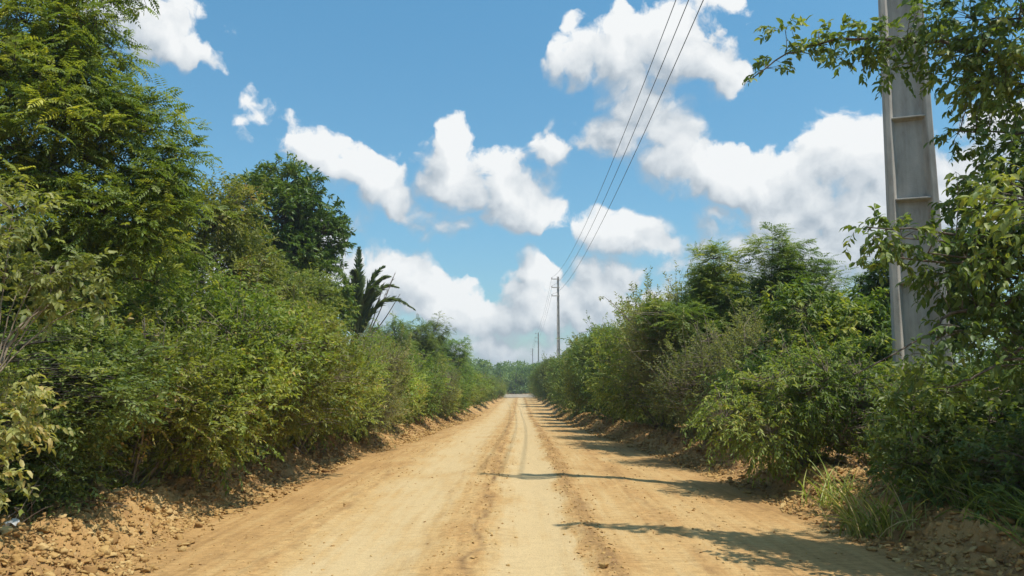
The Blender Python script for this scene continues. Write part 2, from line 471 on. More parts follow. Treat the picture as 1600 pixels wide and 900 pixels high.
def earth_mat(name, road):
    m, t, out = mat_new(name)
    g = N(t, 'ShaderNodeNewGeometry')
    pos = g.outputs['Position']
    s = N(t, 'ShaderNodeSeparateXYZ'); t.links.new(pos, s.inputs[0])

    def noise(scale, detail=4, rough=.55, vec=None, stretch=None):
        n = N(t, 'ShaderNodeTexNoise')
        n.inputs['Scale'].default_value, n.inputs['Detail'].default_value, n.inputs['Roughness'].default_value = scale, detail, rough
        if stretch:
            mp = N(t, 'ShaderNodeMapping'); mp.inputs['Scale'].default_value = stretch
            t.links.new(pos, mp.inputs[0]); t.links.new(mp.outputs[0], n.inputs['Vector'])
        else:
            t.links.new(pos, n.inputs['Vector'])
        return n.outputs['Fac']

    def ramp(fac, stops):
        r = N(t, 'ShaderNodeValToRGB')
        while len(r.color_ramp.elements) > 1:
            r.color_ramp.elements.remove(r.color_ramp.elements[-1])
        for i, (p, c) in enumerate(stops):
            e_ = r.color_ramp.elements[0] if i == 0 else r.color_ramp.elements.new(p)
            e_.position = p
            e_.color = (*c, 1) if isinstance(c, tuple) else (c, c, c, 1)
        t.links.new(fac, r.inputs[0])
        return r.outputs[0]

    def mix(f, a, b, mode='MIX'):
        n = N(t, 'ShaderNodeMix', data_type='RGBA', blend_type=mode)
        for sock, v in (('Factor', f), ('A', a), ('B', b)):
            if isinstance(v, (int, float)):
                n.inputs[sock].default_value = v
            elif isinstance(v, tuple):
                n.inputs[sock].default_value = (*v, 1)
            else:
                t.links.new(v, n.inputs[sock])
        return n.outputs['Result']

    PALE, SAND, ORANGE, BROWN, DARK = (.515, .375, .192), (.475, .31, .132), (.42, .25, .098), (.295, .168, .07), (.165, .095, .043)
    grain = noise(60, 3, .6)
    if road:
        # position across the road, wandering a little along it
        wob = noise(0.35, 2, .5, stretch=(0.2, 1, 1))
        fine = noise(3.0, 4, .6, stretch=(1.6, .5, 1))
        xw = mth(t, 'ADD', s.outputs[0], mth(t, 'ADD', mth(t, 'MULTIPLY_ADD', wob, 0.5, -0.25), mth(t, 'MULTIPLY_ADD', fine, 0.5, -0.25)))
        f = mth(t, 'MULTIPLY_ADD', xw, 1 / 8.0, 0.5)

        def at_x(x):
            return (x + 4) / 8.0
        K = [(-4.0, .25), (-3.2, .3), (-2.7, .42), (-2.35, .5), (-2.05, .75), (-1.55, .92), (-1.1, .82), (-.85, .52), (-.6, .42), (-.48, .25), (-.38, .48), (-.2, .8), (.15, 1.0), (.52, .94), (.68, .42), (.82, .22), (.95, .42), (1.05, .55), (1.4, .55), (1.75, .38), (2.1, .5), (2.8, .4), (3.6, .2), (4, .1)]
        tr = ramp(f, [(at_x(x), v) for x, v in K])
        streak = noise(1.0, 5, .65, stretch=(9, .35, 1))
        patch = noise(0.8, 4, .6, stretch=(1.2, .6, 1))
        v = mth(t, 'ADD', tr, mth(t, 'MULTIPLY_ADD', streak, 0.9, -0.45))
        v = mth(t, 'ADD', v, mth(t, 'MULTIPLY_ADD', patch, 1.0, -0.5))
        col = ramp(v, [(0.0, BROWN), (.12, (.34, .20, .078)), (.32, ORANGE), (.58, SAND), (.92, PALE)])
        v_loose = mth(t, 'MULTIPLY_ADD', v, -1.2, 1.15, clamp=True)
        mean = mth(t, 'ADD', s.outputs[0], mth(t, 'MULTIPLY_ADD', noise(.5, 3, .6, stretch=(.1, 1, 1)), .7, -.35))
        gate = noise(1.0, 5, .65, stretch=(3, 1.3, 1))
        for x0, w_, am in ((-.47, .045, .75), (.80, .13, .55), (1.72, .05, .35), (-2.42, .06, .4), (-1.02, .04, .3), (2.35, .04, .3), (-2.95, .05, .3)):
            q_ = mth(t, 'DIVIDE', mth(t, 'SUBTRACT', mean, x0), w_)
            ln_ = mth(t, 'POWER', 2.718, mth(t, 'MULTIPLY', mth(t, 'MULTIPLY', q_, q_), -1.0))
            ln_ = mth(t, 'MULTIPLY', ln_, mth(t, 'MULTIPLY_ADD', gate, 5.0 * am, -2.0 * am, clamp=True))
            col = mix(ln_, col, (.22, .13, .058))
        gr2 = noise(1.0, 5, .7, stretch=(7, 16, 7))
        col = mix(mth(t, 'MULTIPLY_ADD', v_loose, .65, .22), col, mix(1.0, col, ramp(gr2, [(.32, .62), (.5, 1.0), (.68, 1.22)]), 'MULTIPLY'))
    else:
        patch = noise(1.3, 5, .62)
        big = noise(0.25, 3, .5)
        v = mth(t, 'ADD', patch, mth(t, 'MULTIPLY_ADD', big, .5, -.25))
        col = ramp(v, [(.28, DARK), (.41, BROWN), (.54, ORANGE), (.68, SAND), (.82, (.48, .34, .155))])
        # under the vegetation the soil is covered by brown litter
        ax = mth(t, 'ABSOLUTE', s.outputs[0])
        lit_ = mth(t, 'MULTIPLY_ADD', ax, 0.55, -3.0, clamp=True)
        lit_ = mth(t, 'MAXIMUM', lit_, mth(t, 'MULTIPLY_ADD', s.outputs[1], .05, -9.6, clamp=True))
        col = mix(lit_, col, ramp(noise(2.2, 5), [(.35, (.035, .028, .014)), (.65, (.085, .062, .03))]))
        v_loose = mth(t, 'MULTIPLY_ADD', patch, 0.0, 0.9)
    # crumbs: dark and light specks
    vo = N(t, 'ShaderNodeTexVoronoi', feature='F1'); vo.inputs['Scale'].default_value = 17
    t.links.new(pos, vo.inputs['Vector'])
    wn = N(t, 'ShaderNodeSeparateColor'); t.links.new(vo.outputs['Color'], wn.inputs[0])
    spk = mth(t, 'MULTIPLY', mth(t, 'LESS_THAN', vo.outputs['Distance'], 0.30), mth(t, 'GREATER_THAN', wn.outputs[0], 0.62))
    spk = mth(t, 'MULTIPLY', spk, v_loose)
    col = mix(mth(t, 'MULTIPLY', spk, .55), col, ramp(wn.outputs[1], [(.2, BROWN), (.6, ORANGE), (.9, PALE)]))
    col = mix(1.0, col, ramp(grain, [(.25, .80), (.5, 1.0), (.75, 1.16)]), 'MULTIPLY')
    p = N(t, 'ShaderNodeBsdfPrincipled')
    p.inputs['Roughness'].default_value = 0.95
    p.inputs['Specular IOR Level'].default_value = 0.12
    t.links.new(col, p.inputs['Base Color'])
    b = N(t, 'ShaderNodeBump'); b.inputs['Strength'].default_value = 0.55; b.inputs['Distance'].default_value = 0.02 if road else 0.035
    hgt = mth(t, 'ADD', noise(34, 5, .65), mth(t, 'MULTIPLY', spk, 0.8))
    t.links.new(hgt, b.inputs['Height'])
    t.links.new(b.outputs[0], p.inputs['Normal'])
    t.links.new(p.outputs[0], out.inputs[0])
    return m


M['road'] = earth_mat('packed_clay_road', True)
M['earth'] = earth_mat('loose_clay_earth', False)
tag(link_mesh('dirt_road', sub_mesh('dirt_road', is_road), M['road']), kind='structure')
tag(link_mesh('ground', sub_mesh('ground', ~is_road), M['earth']), kind='structure')

# pale gravel track crossing at the far end of the road
gx, gy = np.meshgrid(np.linspace(-3.4, 3.6, 60), np.linspace(140, 186, 40))
gz_ = height(gx, gy) + 0.05
gi_ = (np.arange(39)[:, None] * 60 + np.arange(59)[None, :])
gm, gt, gout = mat_new('pale_gravel')
gn = N(gt, 'ShaderNodeTexNoise'); gn.inputs['Scale'].default_value = 1.2; gn.inputs['Detail'].default_value = 6
ggeo = N(gt, 'ShaderNodeNewGeometry'); gt.links.new(ggeo.outputs['Position'], gn.inputs['Vector'])
gr = N(gt, 'ShaderNodeValToRGB')
gr.color_ramp.elements[0].position, gr.color_ramp.elements[0].color = .3, (.24, .19, .125, 1)
gr.color_ramp.elements[1].position, gr.color_ramp.elements[1].color = .7, (.38, .31, .215, 1)
gt.links.new(gn.outputs['Fac'], gr.inputs[0])
gp = N(gt, 'ShaderNodeBsdfPrincipled'); gp.inputs['Roughness'].default_value = .95
gt.links.new(gr.outputs[0], gp.inputs['Base Color']); gt.links.new(gp.outputs[0], gout.inputs[0])
tag(link_mesh('gravel_path', np_mesh('gravel_path', np.stack([gx, gy, gz_], -1).reshape(-1, 3),
    [np.stack([gi_, gi_ + 1, gi_ + 61, gi_ + 60], -1).reshape(-1, 4)], smooth=True), gm), kind='structure')

# ---------------------------------------------------------------- clods and rubble
import bmesh


def ico(sub):
    b = bmesh.new()
    bmesh.ops.create_icosphere(b, subdivisions=sub, radius=1.0)
    v = np.array([x.co[:] for x in b.verts]); f = np.array([[w.index for w in x.verts] for x in b.faces])
    b.free()
    return v, f


ICO1, ICO2, ICO3 = ico(1), ico(2), ico(3)


def clod_shape(base, seed, sharp=0.35):
    v, f = base
    r = np.random.default_rng(seed)
    w = v.copy()
    for _ in range(9):                                   # knock flat facets off
        n = norm(r.normal(size=3)); d = r.uniform(.22, .7)
        k = np.maximum(w @ n - d, 0)
        w = w - k[:, None] * n
    w = w * (1 + sharp * 0.8 * noise3(v * 1.7 + seed, 5)[:, None] + sharp * .8 * noise3(v * 3.4 + seed, 6)[:, None])
    return w * r.uniform(.6, 1.35, 3) * np.array([1, 1, .8]), f


def clod_field(name, xyz, size, base, nshape=12, seed=1):
    r = np.random.default_rng(seed)
    shapes = [clod_shape(base, 100 + k)[0] for k in range(nshape)]
    f = base[1]
    n = len(xyz)
    sh = np.stack(shapes)[r.integers(0, nshape, n)]
    a = r.uniform(0, 6.28, n); c, s_ = np.cos(a), np.sin(a)
    x = sh[..., 0] * c[:, None] - sh[..., 1] * s_[:, None]
    y = sh[..., 0] * s_[:, None] + sh[..., 1] * c[:, None]
    V = np.stack([x, y, sh[..., 2]], -1) * size[:, None, None] + xyz[:, None, :]
    nv = sh.shape[1]
    F = (f[None] + (np.arange(n) * nv)[:, None, None]).reshape(-1, 3)
    tint = np.repeat(r.uniform(0, 1, n), nv)
    return np_mesh(name, V.reshape(-1, 3), [F], {'tint': tint})


cm, ct, cout = mat_new('clay_clods')
ca = N(ct, 'ShaderNodeAttribute', attribute_name='tint')
crp = N(ct, 'ShaderNodeValToRGB')
for i, (p_, c_) in enumerate([(0, (.28, .158, .06)), (.4, (.39, .235, .085)), (.8, (.45, .29, .112)), (1, (.50, .345, .15))]):
    e_ = crp.color_ramp.elements[i] if i < 2 else crp.color_ramp.elements.new(p_)
    e_.position, e_.color = p_, (*c_, 1)
cr_n = N(ct, 'ShaderNodeTexNoise'); cr_n.inputs['Scale'].default_value = 9; cr_n.inputs['Detail'].default_value = 4
cgeo = N(ct, 'ShaderNodeNewGeometry'); ct.links.new(cgeo.outputs['Position'], cr_n.inputs['Vector'])
ct.links.new(mth(ct, 'ADD', ca.outputs['Fac'], mth(ct, 'MULTIPLY_ADD', cr_n.outputs['Fac'], .8, -.4)), crp.inputs[0])
cp = N(ct, 'ShaderNodeBsdfPrincipled'); cp.inputs['Roughness'].default_value = .95; cp.inputs['Specular IOR Level'].default_value = .1
cb = N(ct, 'ShaderNodeBump'); cb.inputs['Distance'].default_value = .01; cb.inputs['Strength'].default_value = .5
cn2 = N(ct, 'ShaderNodeTexNoise'); cn2.inputs['Scale'].default_value = 70; ct.links.new(cgeo.outputs['Position'], cn2.inputs['Vector'])
ct.links.new(cn2.outputs['Fac'], cb.inputs['Height']); ct.links.new(cb.outputs[0], cp.inputs['Normal'])
ct.links.new(crp.outputs[0], cp.inputs['Base Color']); ct.links.new(cp.outputs[0], cout.inputs[0])
M['clod'] = cm


def rubble():
    P, S = [], []
    r = np.random.default_rng(3)
    for side in (-1, 1):                                 # along the two banks
        n = 26000
        Y = 4.5 + (r.uniform(0, 1, n) ** 2.1) * 55
        d = r.normal(0.42, 0.5, n)
        e_ = edge_l(Y) if side < 0 else edge_r(Y)
        X = side * (e_ + d)
        keep = (d > -0.5) & (d < 2.2) & (noise2(X * 1.3, Y * 1.3, 77) + r.uniform(-.6, .6, n) > -.25)
        X, Y = X[keep], Y[keep]
        s = 0.005 + 0.036 * r.uniform(0, 1, len(X)) ** 3 + 0.06 * r.uniform(0, 1, len(X)) ** 16 + 0.0008 * Y
        P.append(np.stack([X, Y, height(X, Y) + s * .3], -1)); S.append(s)
    n = 7000                                             # dense crumbs where the near left bank was pushed up
    Y = r.uniform(5.2, 12.5, n); d = r.uniform(-.15, 1.15, n)
    X = -(edge_l(Y) + d)
    s = 0.008 + 0.030 * r.uniform(0, 1, n) ** 2.6 + 0.05 * r.uniform(0, 1, n) ** 14
    P.append(np.stack([X, Y, height(X, Y) + s * .15], -1)); S.append(s)
    n = 9000                                             # crumbs along the windrows and over the carriageway
    Y = 4.5 + (r.uniform(0, 1, n) ** 1.6) * 24
    lane = r.choice([0.78, -0.55, -2.45, 1.75, 2.4, -3.0], n, p=[.32, .24, .1, .12, .12, .1])
    X = lane + r.normal(0, 1, n) * np.where(lane == 0.78, .13, np.where(np.abs(lane) > 1, .5, .25))
    s = 0.005 + 0.022 * r.uniform(0, 1, n) ** 6
    P.append(np.stack([X, Y, height(X, Y) + s * .2], -1)); S.append(s)
    return clod_field('rubble', np.concatenate(P), np.concatenate(S), ICO2, 14, 5)


tag(link_mesh('rubble', rubble(), M['clod']), kind='stuff')

BIG = [  # larger clods one can pick out: pixel x, pixel y, radius, label
    (117, 826, .115, 'wedge-shaped ochre clod, the largest on the left bank, lying at its foot'),
    (86, 792, .075, 'rounded orange clod just under the weeds at the near end of the left bank'),
    (75, 832, .07, 'pale lumpy clod beside the largest wedge-shaped clod on the left bank'),
    (20, 868, .11, 'dark brown broken clod in the bottom left corner beside the road'),
    (320, 778, .07, 'upright rounded clay lump part way up the left bank below the olive shrubs'),
    (250, 812, .06, 'flat-topped ochre clod at the toe of the left bank, nearest the smooth road edge'),
    (365, 770, .06, 'small square clod at the toe of the left bank before the bank thins out'),
    (393, 783, .05, 'brown angular clod rolled onto the road edge from the left bank'),
    (555, 700, .07, 'round boulder-like clod beside the low leafy tuft on the left road edge'),
    (1322, 800, .075, 'pale clod lying half in sun at the foot of the right bank'),
    (1348, 752, .15, 'big sunlit orange earth lump on the right bank below the grass tuft'),
    (1300, 783, .06, 'small ochre clod on the sunlit toe of the right bank'),
    (1430, 840, .12, 'shaded brown clod below the overhanging tree on the right bank'),
    (1555, 800, .15, 'broad earth lump deep in shade at the top of the right bank'),
    (1070, 722, .05, 'small pale stone by the road under the spreading right-hand bush'),
    (1185, 745, .10, 'orange lump of earth half under the spreading right-hand bush'),
    (943, 888, .05, 'brown crumbled clod on the loose ridge beside the smooth right wheel track'),
]


def ground_hit(px, py):
    x, y, z = pix_dir(px, py)
    ks = np.linspace(3, 45, 4200)
    k = ks[np.argmax(CAM_Z + z * ks < height(x * ks, y * ks))]
    return x * k, y * k


for i, (px, py, rad, lab) in enumerate(BIG):
    gx_, gy_ = ground_hit(px, py)
    v, f = clod_shape(ICO3, 900 + i, .5)
    me = np_mesh('clay_clod', v * rad, [f], {'tint': np.full(len(v), .35 + .5 * ((i * 37) % 10) / 10)}, smooth=False)
    o = link_mesh('clay_clod', me, M['clod'])
    o.location = (gx_, gy_, hz(gx_, gy_) + rad * .25)
    o.rotation_euler = (0.2 * math.sin(i), 0.2 * math.cos(i * 2), i * 1.7)
    tag(o, lab, 'clod', 'larger clods on the road banks')

# ---------------------------------------------------------------- plant kit


class Tubes:
    def __init__(self):
        self.v, self.f, self.t, self.n = [], [], [], 0

    def add(self, pts, r0, r1, sides=5, tint=.5):
        pts = np.asarray(pts, float)[None]
        self.many(pts, np.array([r0]), np.array([r1]), sides, np.array([tint]))

    def many(self, P, r0, r1, sides=3, tint=None):
        """P (S,K,3): S polylines of K points."""
        S, K, _ = P.shape
        T = np.empty_like(P)
        T[:, 1:-1] = P[:, 2:] - P[:, :-2]
        T[:, 0], T[:, -1] = P[:, 1] - P[:, 0], P[:, -1] - P[:, -2]
        T = norm(T)
        ref = np.where(np.abs(T[..., 2:3]) > .9, np.array([1., 0, 0]), np.array([0, 0, 1.]))
        A = norm(np.cross(T, ref)); B = np.cross(T, A)
        rad = (r0[:, None] + (r1 - r0)[:, None] * np.linspace(0, 1, K)[None])[..., None]
        ring = []
        for k in range(sides):
            a = 2 * math.pi * k / sides
            ring.append(P + rad * (A * math.cos(a) + B * math.sin(a)))
        V = np.stack(ring, 2)                            # S,K,sides,3
        idx = self.n + np.arange(S * K * sides).reshape(S, K, sides)
        a_, b_ = idx[:, :-1], idx[:, 1:]
        q = np.stack([a_, np.roll(a_, -1, 2), np.roll(b_, -1, 2), b_], -1).reshape(-1, 4)
        self.v.append(V.reshape(-1, 3)); self.f.append(q)
        tt = np.full(S, .5) if tint is None else tint
        self.t.append(np.repeat(tt, K * sides))
        self.n += S * K * sides

    def mesh(self, name):
        return np_mesh(name, np.concatenate(self.v), [np.concatenate(self.f)], {'tint': np.concatenate(self.t)}, smooth=True)


class Leaves:
    def __init__(self):
        self.v, self.f, self.t, self.n = [], [], [], 0

    def add(self, pos, d, nrm, L, W, tint, fine=False, curl=0.12, fold=0.18):
        """One leaf per row: folded blade, `fine` gives an oval outline and a curved midrib."""
        d = norm(d)
        s = norm(np.cross(d, nrm))
        n = np.cross(s, d)
        L, W = L[:, None], W[:, None]
        if not fine:
            V = np.stack([pos, pos + d * L * .42 + s * W * .5 + n * W * fold, pos + d * L - n * L * curl, pos + d * L * .42 - s * W * .5 + n * W * fold], 1)
            F = np.array([[0, 1, 2], [0, 2, 3]])
        else:
            mid = pos + d * L * .5
            tip = pos + d * L * .97 - n * L * curl * 1.8
            a1 = pos + d * L * .25 + n * W * fold; a2 = pos + d * L * .66 - n * L * curl * .5 + n * W * fold
            V = np.stack([pos, mid, tip, a1 + s * W * .44, a2 + s * W * .42, a1 - s * W * .44, a2 - s * W * .42], 1)
            F = np.array([[0, 3, 1], [3, 4, 1], [4, 2, 1], [0, 1, 5], [5, 1, 6], [6, 1, 2]])
        k = V.shape[1]
        m = len(pos)
        self.v.append(V.reshape(-1, 3))
        self.f.append((F[None] + (self.n + np.arange(m) * k)[:, None, None]).reshape(-1, 3))
        self.t.append(np.repeat(np.clip(tint, 0, 1), k))
        self.n += m * k

    def mesh(self, name):
        return np_mesh(name, np.concatenate(self.v), [np.concatenate(self.f)], {'tint': np.concatenate(self.t)})


def rnd_dirs(r, n):
    return norm(r.normal(size=(n, 3)))


def lobe_points(r, lobe, gap, seed):
    cx_, cy_, cz_, rx, ry, rz, n = lobe
    d = rnd_dirs(r, int(n * 2.2))
    rad = r.uniform(0.25, 1.0, len(d)) ** 0.55
    rad = rad * (1 + .18 * noise3(d * 2.1 + seed, 3))
    p = np.array([cx_, cy_, cz_]) + d * rad[:, None] * np.array([rx, ry, rz])
    if gap is not None:
        k = noise3(p * 1.25 + seed, 4) + .5 * noise3(p * 2.9 + seed, 5) > gap
        p, d = p[k], d[k]
    return p[:n], d[:n]


def bez(a, b, c, K):
    t = np.linspace(0, 1, K)[None, :, None]
    return a[:, None] * (1 - t) ** 2 + 2 * b[:, None] * t * (1 - t) + c[:, None] * t * t


def smooth_path(pts, K=14):
    pts = np.asarray(pts, float)
    s = np.linspace(0, len(pts) - 1, K)
    out = []
    P = np.vstack([2 * pts[0] - pts[1], pts, 2 * pts[-1] - pts[-2]])
    for u in s:
        i = min(int(u), len(pts) - 2); f = u - i
        a, b, c, d = P[i], P[i + 1], P[i + 2], P[i + 3]
        out.append(.5 * (2 * b + (c - a) * f + (2 * a - 5 * b + 4 * c - d) * f * f + (3 * b - a - 3 * c + d) * f ** 3))
    return np.array(out)


def plant_meshes(seed, limbs, lobes, leaf, spray, gap=-.25, shoots=None, twig_r=.005, twig_share=.5, floor=.03, hang=None):
    """limbs: (points, r0, r1).  leaf: len, wid, fine, kind('simple'|'pinnate'), tilt.  spray: length, leaves, up, droop."""
    r = np.random.default_rng(seed)
    tb, lv = Tubes(), Leaves()
    nodes = []
    for pts, r0, r1 in limbs:
        path = smooth_path(pts, 6 + 3 * len(pts))
        path[1:-1] += r.normal(0, 1, (len(path) - 2, 3)) * r0 * .35
        tb.add(path, r0, r1, 7 if r0 > .05 else 5, r.uniform(.2, .7))
        nodes.append(path)
    nodes = np.concatenate(nodes)
    P, D = [], []
    for i, lb in enumerate(lobes):
        p, d = lobe_points(r, lb, gap, seed + i * .37)
        P.append(p); D.append(d)
    P, D = np.concatenate(P), np.concatenate(D)
    k = P[:, 2] > floor
    P, D = P[k], D[k]
    if shoots:                                           # thin shoots that stick out of the crown
        n, L0, L1, up, per = shoots
        i = r.choice(len(P), n)
        d = norm(D[i] * .7 + np.array([0, 0, up]) + r.normal(0, .35, (n, 3)))
        Ls = r.uniform(L0, L1, n)
        a = P[i]; c = a + d * Ls[:, None]; b = (a + c) / 2 + r.normal(0, .06, (n, 3)) * Ls[:, None]
        c[:, 2] -= 0.10 * Ls
        path = bez(a, b, c, 6)
        tb.many(path, np.full(n, twig_r * 1.2), np.full(n, twig_r * .4), 3, r.uniform(.3, 1, n))
        tt = r.uniform(.1, 1, (n, per))[..., None]
        q = a[:, None] * (1 - tt) ** 2 + 2 * b[:, None] * tt * (1 - tt) + c[:, None] * tt * tt
        P = np.concatenate([P, q.reshape(-1, 3)])
        D = np.concatenate([D, norm(np.repeat(d, per, 0) + r.normal(0, .55, (n * per, 3)))])
    S = len(P)
    sl, m, up, droop = spray
    sd_ = norm(D * .75 + np.array([0, 0, up]) + r.normal(0, .45, (S, 3)))
    Ls = sl * r.uniform(.55, 1.35, S)
    # visible twigs from the limbs out to the sprays
    j = r.choice(S, int(S * twig_share), replace=False)
    if len(j):
        pj = P[j]
        best = np.empty(len(j), int)
        for s0 in range(0, len(j), 400):
            dd = np.linalg.norm(pj[s0:s0 + 400, None] - nodes[None], axis=2) + np.maximum(nodes[None, :, 2] - pj[s0:s0 + 400, None, 2], 0) * 2
            best[s0:s0 + 400] = np.argmin(dd, 1)
        a = nodes[best]; c = pj
        dist = np.linalg.norm(c - a, axis=1)
        ok = dist < 2.2
        a, c, dist = a[ok], c[ok], dist[ok]
        b = a * .45 + c * .55 + np.array([0, 0, .12]) * dist[:, None] + r.normal(0, .10, a.shape) * dist[:, None]
        tb.many(bez(a, b, c, 5), twig_r * (1 + dist * .9), np.full(len(a), twig_r * .6), 3, r.uniform(0, 1, len(a)))
    end = P + sd_ * Ls[:, None]; end[:, 2] -= droop * Ls
    midp = (P + P + sd_ * Ls[:, None]) / 2
    sel = r.uniform(0, 1, S) < min(1, twig_share * 1.4)
    tb.many(bez(P[sel], midp[sel], end[sel], 4), np.full(sel.sum(), twig_r * .6), np.full(sel.sum(), twig_r * .25), 3, r.uniform(0, 1, sel.sum()))
    # leaves along every spray
    t = (np.arange(m)[None] + r.uniform(.1, .9, (S, m))) / m
    t = t ** .8
    t3 = t[..., None]
    pos = P[:, None] * (1 - t3) ** 2 + 2 * midp[:, None] * t3 * (1 - t3) + end[:, None] * t3 * t3
    tang = norm(sd_[:, None] - np.array([0, 0, droop]) * t3)
    up_v = norm(np.array([0, 0, 1.]) + r.normal(0, .45, (S, 1, 3)))
    side = norm(np.cross(tang, up_v))
    sgn = np.where((np.arange(m) % 2)[None] == 0, 1, -1)[..., None] * np.ones((S, 1, 1))
    fall = leaf.get('fall', .25)
    ld = norm(tang * .65 + side * sgn * r.uniform(.4, 1.1, (S, m, 1)) - np.array([0, 0, fall]) + r.normal(0, .28, (S, m, 3)))
    ln = norm(np.array([0, 0, 1.]) + r.normal(0, leaf.get('tilt', .5), (S, m, 3)))
    base_t = .5 + .44 * noise3(P * .9 + seed, 8) + r.normal(0, .10, S)
    tint = base_t[:, None] + r.normal(0, .15, (S, m))
    L = leaf['len'] * r.uniform(.6, 1.3, (S, m)); W = leaf['wid'] * L / leaf['len'] * r.uniform(.85, 1.15, (S, m))
    pos, ld, ln, L, W, tint = pos.reshape(-1, 3), ld.reshape(-1, 3), ln.reshape(-1, 3), L.ravel(), W.ravel(), tint.ravel()
    if leaf.get('kind') == 'pinnate':
        pairs = leaf['pairs']
        u = (np.arange(pairs) + .8) / pairs
        sg = norm(np.cross(ld, ln))
        g = np.array([0, 0, -1.])
        for sgn_ in (1, -1):
            pp = pos[:, None] + ld[:, None] * (L[:, None] * u[None])[..., None] + g * (leaf['sag'] * L[:, None] * u[None] ** 2)[..., None]
            tg = norm(ld[:, None] + g * (2 * leaf['sag'] * u[None])[..., None])
            d2 = norm(sg[:, None] * sgn_ + tg * .45 + g * .18 + r.normal(0, .12, pp.shape))
            n2 = np.broadcast_to(ln[:, None], pp.shape)
            prof = np.sin(np.pi * (.12 + .8 * u)) ** .6
            ll = (W[:, None] * prof[None]) * np.ones((len(L), 1))
            lv.add(pp.reshape(-1, 3), d2.reshape(-1, 3), n2.reshape(-1, 3) + r.normal(0, .15, (pp.shape[0] * pairs, 3)), ll.ravel(), ll.ravel() * leaf['lw'],
                   (tint[:, None] + r.normal(0, .05, (len(L), pairs))).ravel())
        tip = pos + ld * L[:, None] + g * leaf['sag'] * L[:, None]
        lv.add(tip, ld + g * .6, ln, W * .8, W * .3, tint)
    else:
        lv.add(pos, ld, ln, L, W, tint, fine=leaf.get('fine', False), curl=leaf.get('curl', .12))
    return tb.mesh('wood'), lv.mesh('leaf')


PROTO = {}


def proto(key, mat, wood, names, **kw):
    wm, lm = plant_meshes(**kw)
    wm.name, lm.name = names[0], names[1]
    wm.materials.append(M[wood]); lm.materials.append(M[mat])
    PROTO[key] = (wm, lm, names)


USED = {}


def put(key, name, x, y, label, cat, group=None, rz=0.0, s=1.0, sz=None, sink=.06, world=False):
    """A plant: an Empty at its foot with its wood and its leaves as children."""
    wm, lm, names = PROTO[key]
    z = hz(x, y) - sink
    e_ = empty(name, (x, y, z), rz, (s, s, sz if sz else s))
    for nm, me in zip(names, (wm, lm)):
        if me is None:
            continue
        if (key, nm) in USED:                            # a repeat: copy of the first one's part, sharing its mesh
            c = USED[(key, nm)].copy()
            COL.objects.link(c)
            c.parent = e_
        else:
            USED[(key, nm)] = link_mesh(nm, me, None, e_)
    tag(e_, label, cat, group)
    return e_


def stems(r, n, h, spread, r0):
    out = []
    for _ in range(n):
        a = r.uniform(0, 6.28); q = spread * r.uniform(.3, 1)
        b0 = np.array([r.normal(0, .12), r.normal(0, .12), 0])
        top = np.array([math.cos(a) * q, math.sin(a) * q, h * r.uniform(.7, 1)])
        mid = (b0 + top) / 2 + np.array([math.cos(a) * q * .2, math.sin(a) * q * .2, -.05 * h]) + r.normal(0, .08, 3)
        out.append((np.array([b0, mid, top]), r0 * r.uniform(.6, 1.2), r0 * .3))
    return out


def bush_lobes(r, h, w, n, dens, low=.28):
    L = []
    for k in range(n):
        a = k * 2.4 + r.uniform(-.4, .4)
        f = (k + .5) / n
        rad = w * (.25 + .55 * math.sqrt(f)) * r.uniform(.75, 1.1)
        z = h * r.uniform(low, .78) * (1 - .28 * f)
        s = w * r.uniform(.38, .58)
        L.append((math.cos(a) * rad, math.sin(a) * rad, z, s, s, s * r.uniform(.75, 1.05), int(dens * s * s * 10)))
    return L


r0 = np.random.default_rng(5)
SH = ('stems', 'foliage')
TR = ('trunk', 'crown')
# hedge shrubs: three habits of growth
proto('shrub_olive', 'olive', 'twig', SH, seed=11, limbs=stems(r0, 9, 2.3, 1.2, .02), lobes=bush_lobes(r0, 3.0, 1.5, 11, 62),
      leaf=dict(len=.070, wid=.032, tilt=.6, fall=.2), spray=(.30, 12, .45, .2), shoots=(110, .4, 1.0, 1.1, 3), twig_share=.3)
proto('shrub_lime', 'lime', 'twig', SH, seed=12, limbs=stems(r0, 8, 2.2, 1.1, .02), lobes=bush_lobes(r0, 2.9, 1.45, 12, 60),
      leaf=dict(len=.082, wid=.036, tilt=.55, fall=.3), spray=(.32, 11, .5, .25), shoots=(90, .4, .9, 1.3, 3), twig_share=.28)
proto('shrub_dusty', 'dusty', 'twig', SH, seed=13, limbs=stems(r0, 14, 2.6, 1.3, .018), lobes=bush_lobes(r0, 3.1, 1.5, 11, 56),
      leaf=dict(len=.060, wid=.024, tilt=.7, fall=.15), spray=(.34, 12, .6, .1), shoots=(150, .5, 1.2, 1.2, 4), gap=-.2, twig_share=.45)
proto('shrub_mid', 'mid', 'darkbark', SH, seed=14, limbs=stems(r0, 7, 3.2, 1.3, .03), lobes=bush_lobes(r0, 4.2, 1.75, 14, 52, low=.2),
      leaf=dict(len=.085, wid=.036, tilt=.6, fall=.3), spray=(.36, 11, .35, .3), shoots=(120, .5, 1.2, .9, 3), twig_share=.3)


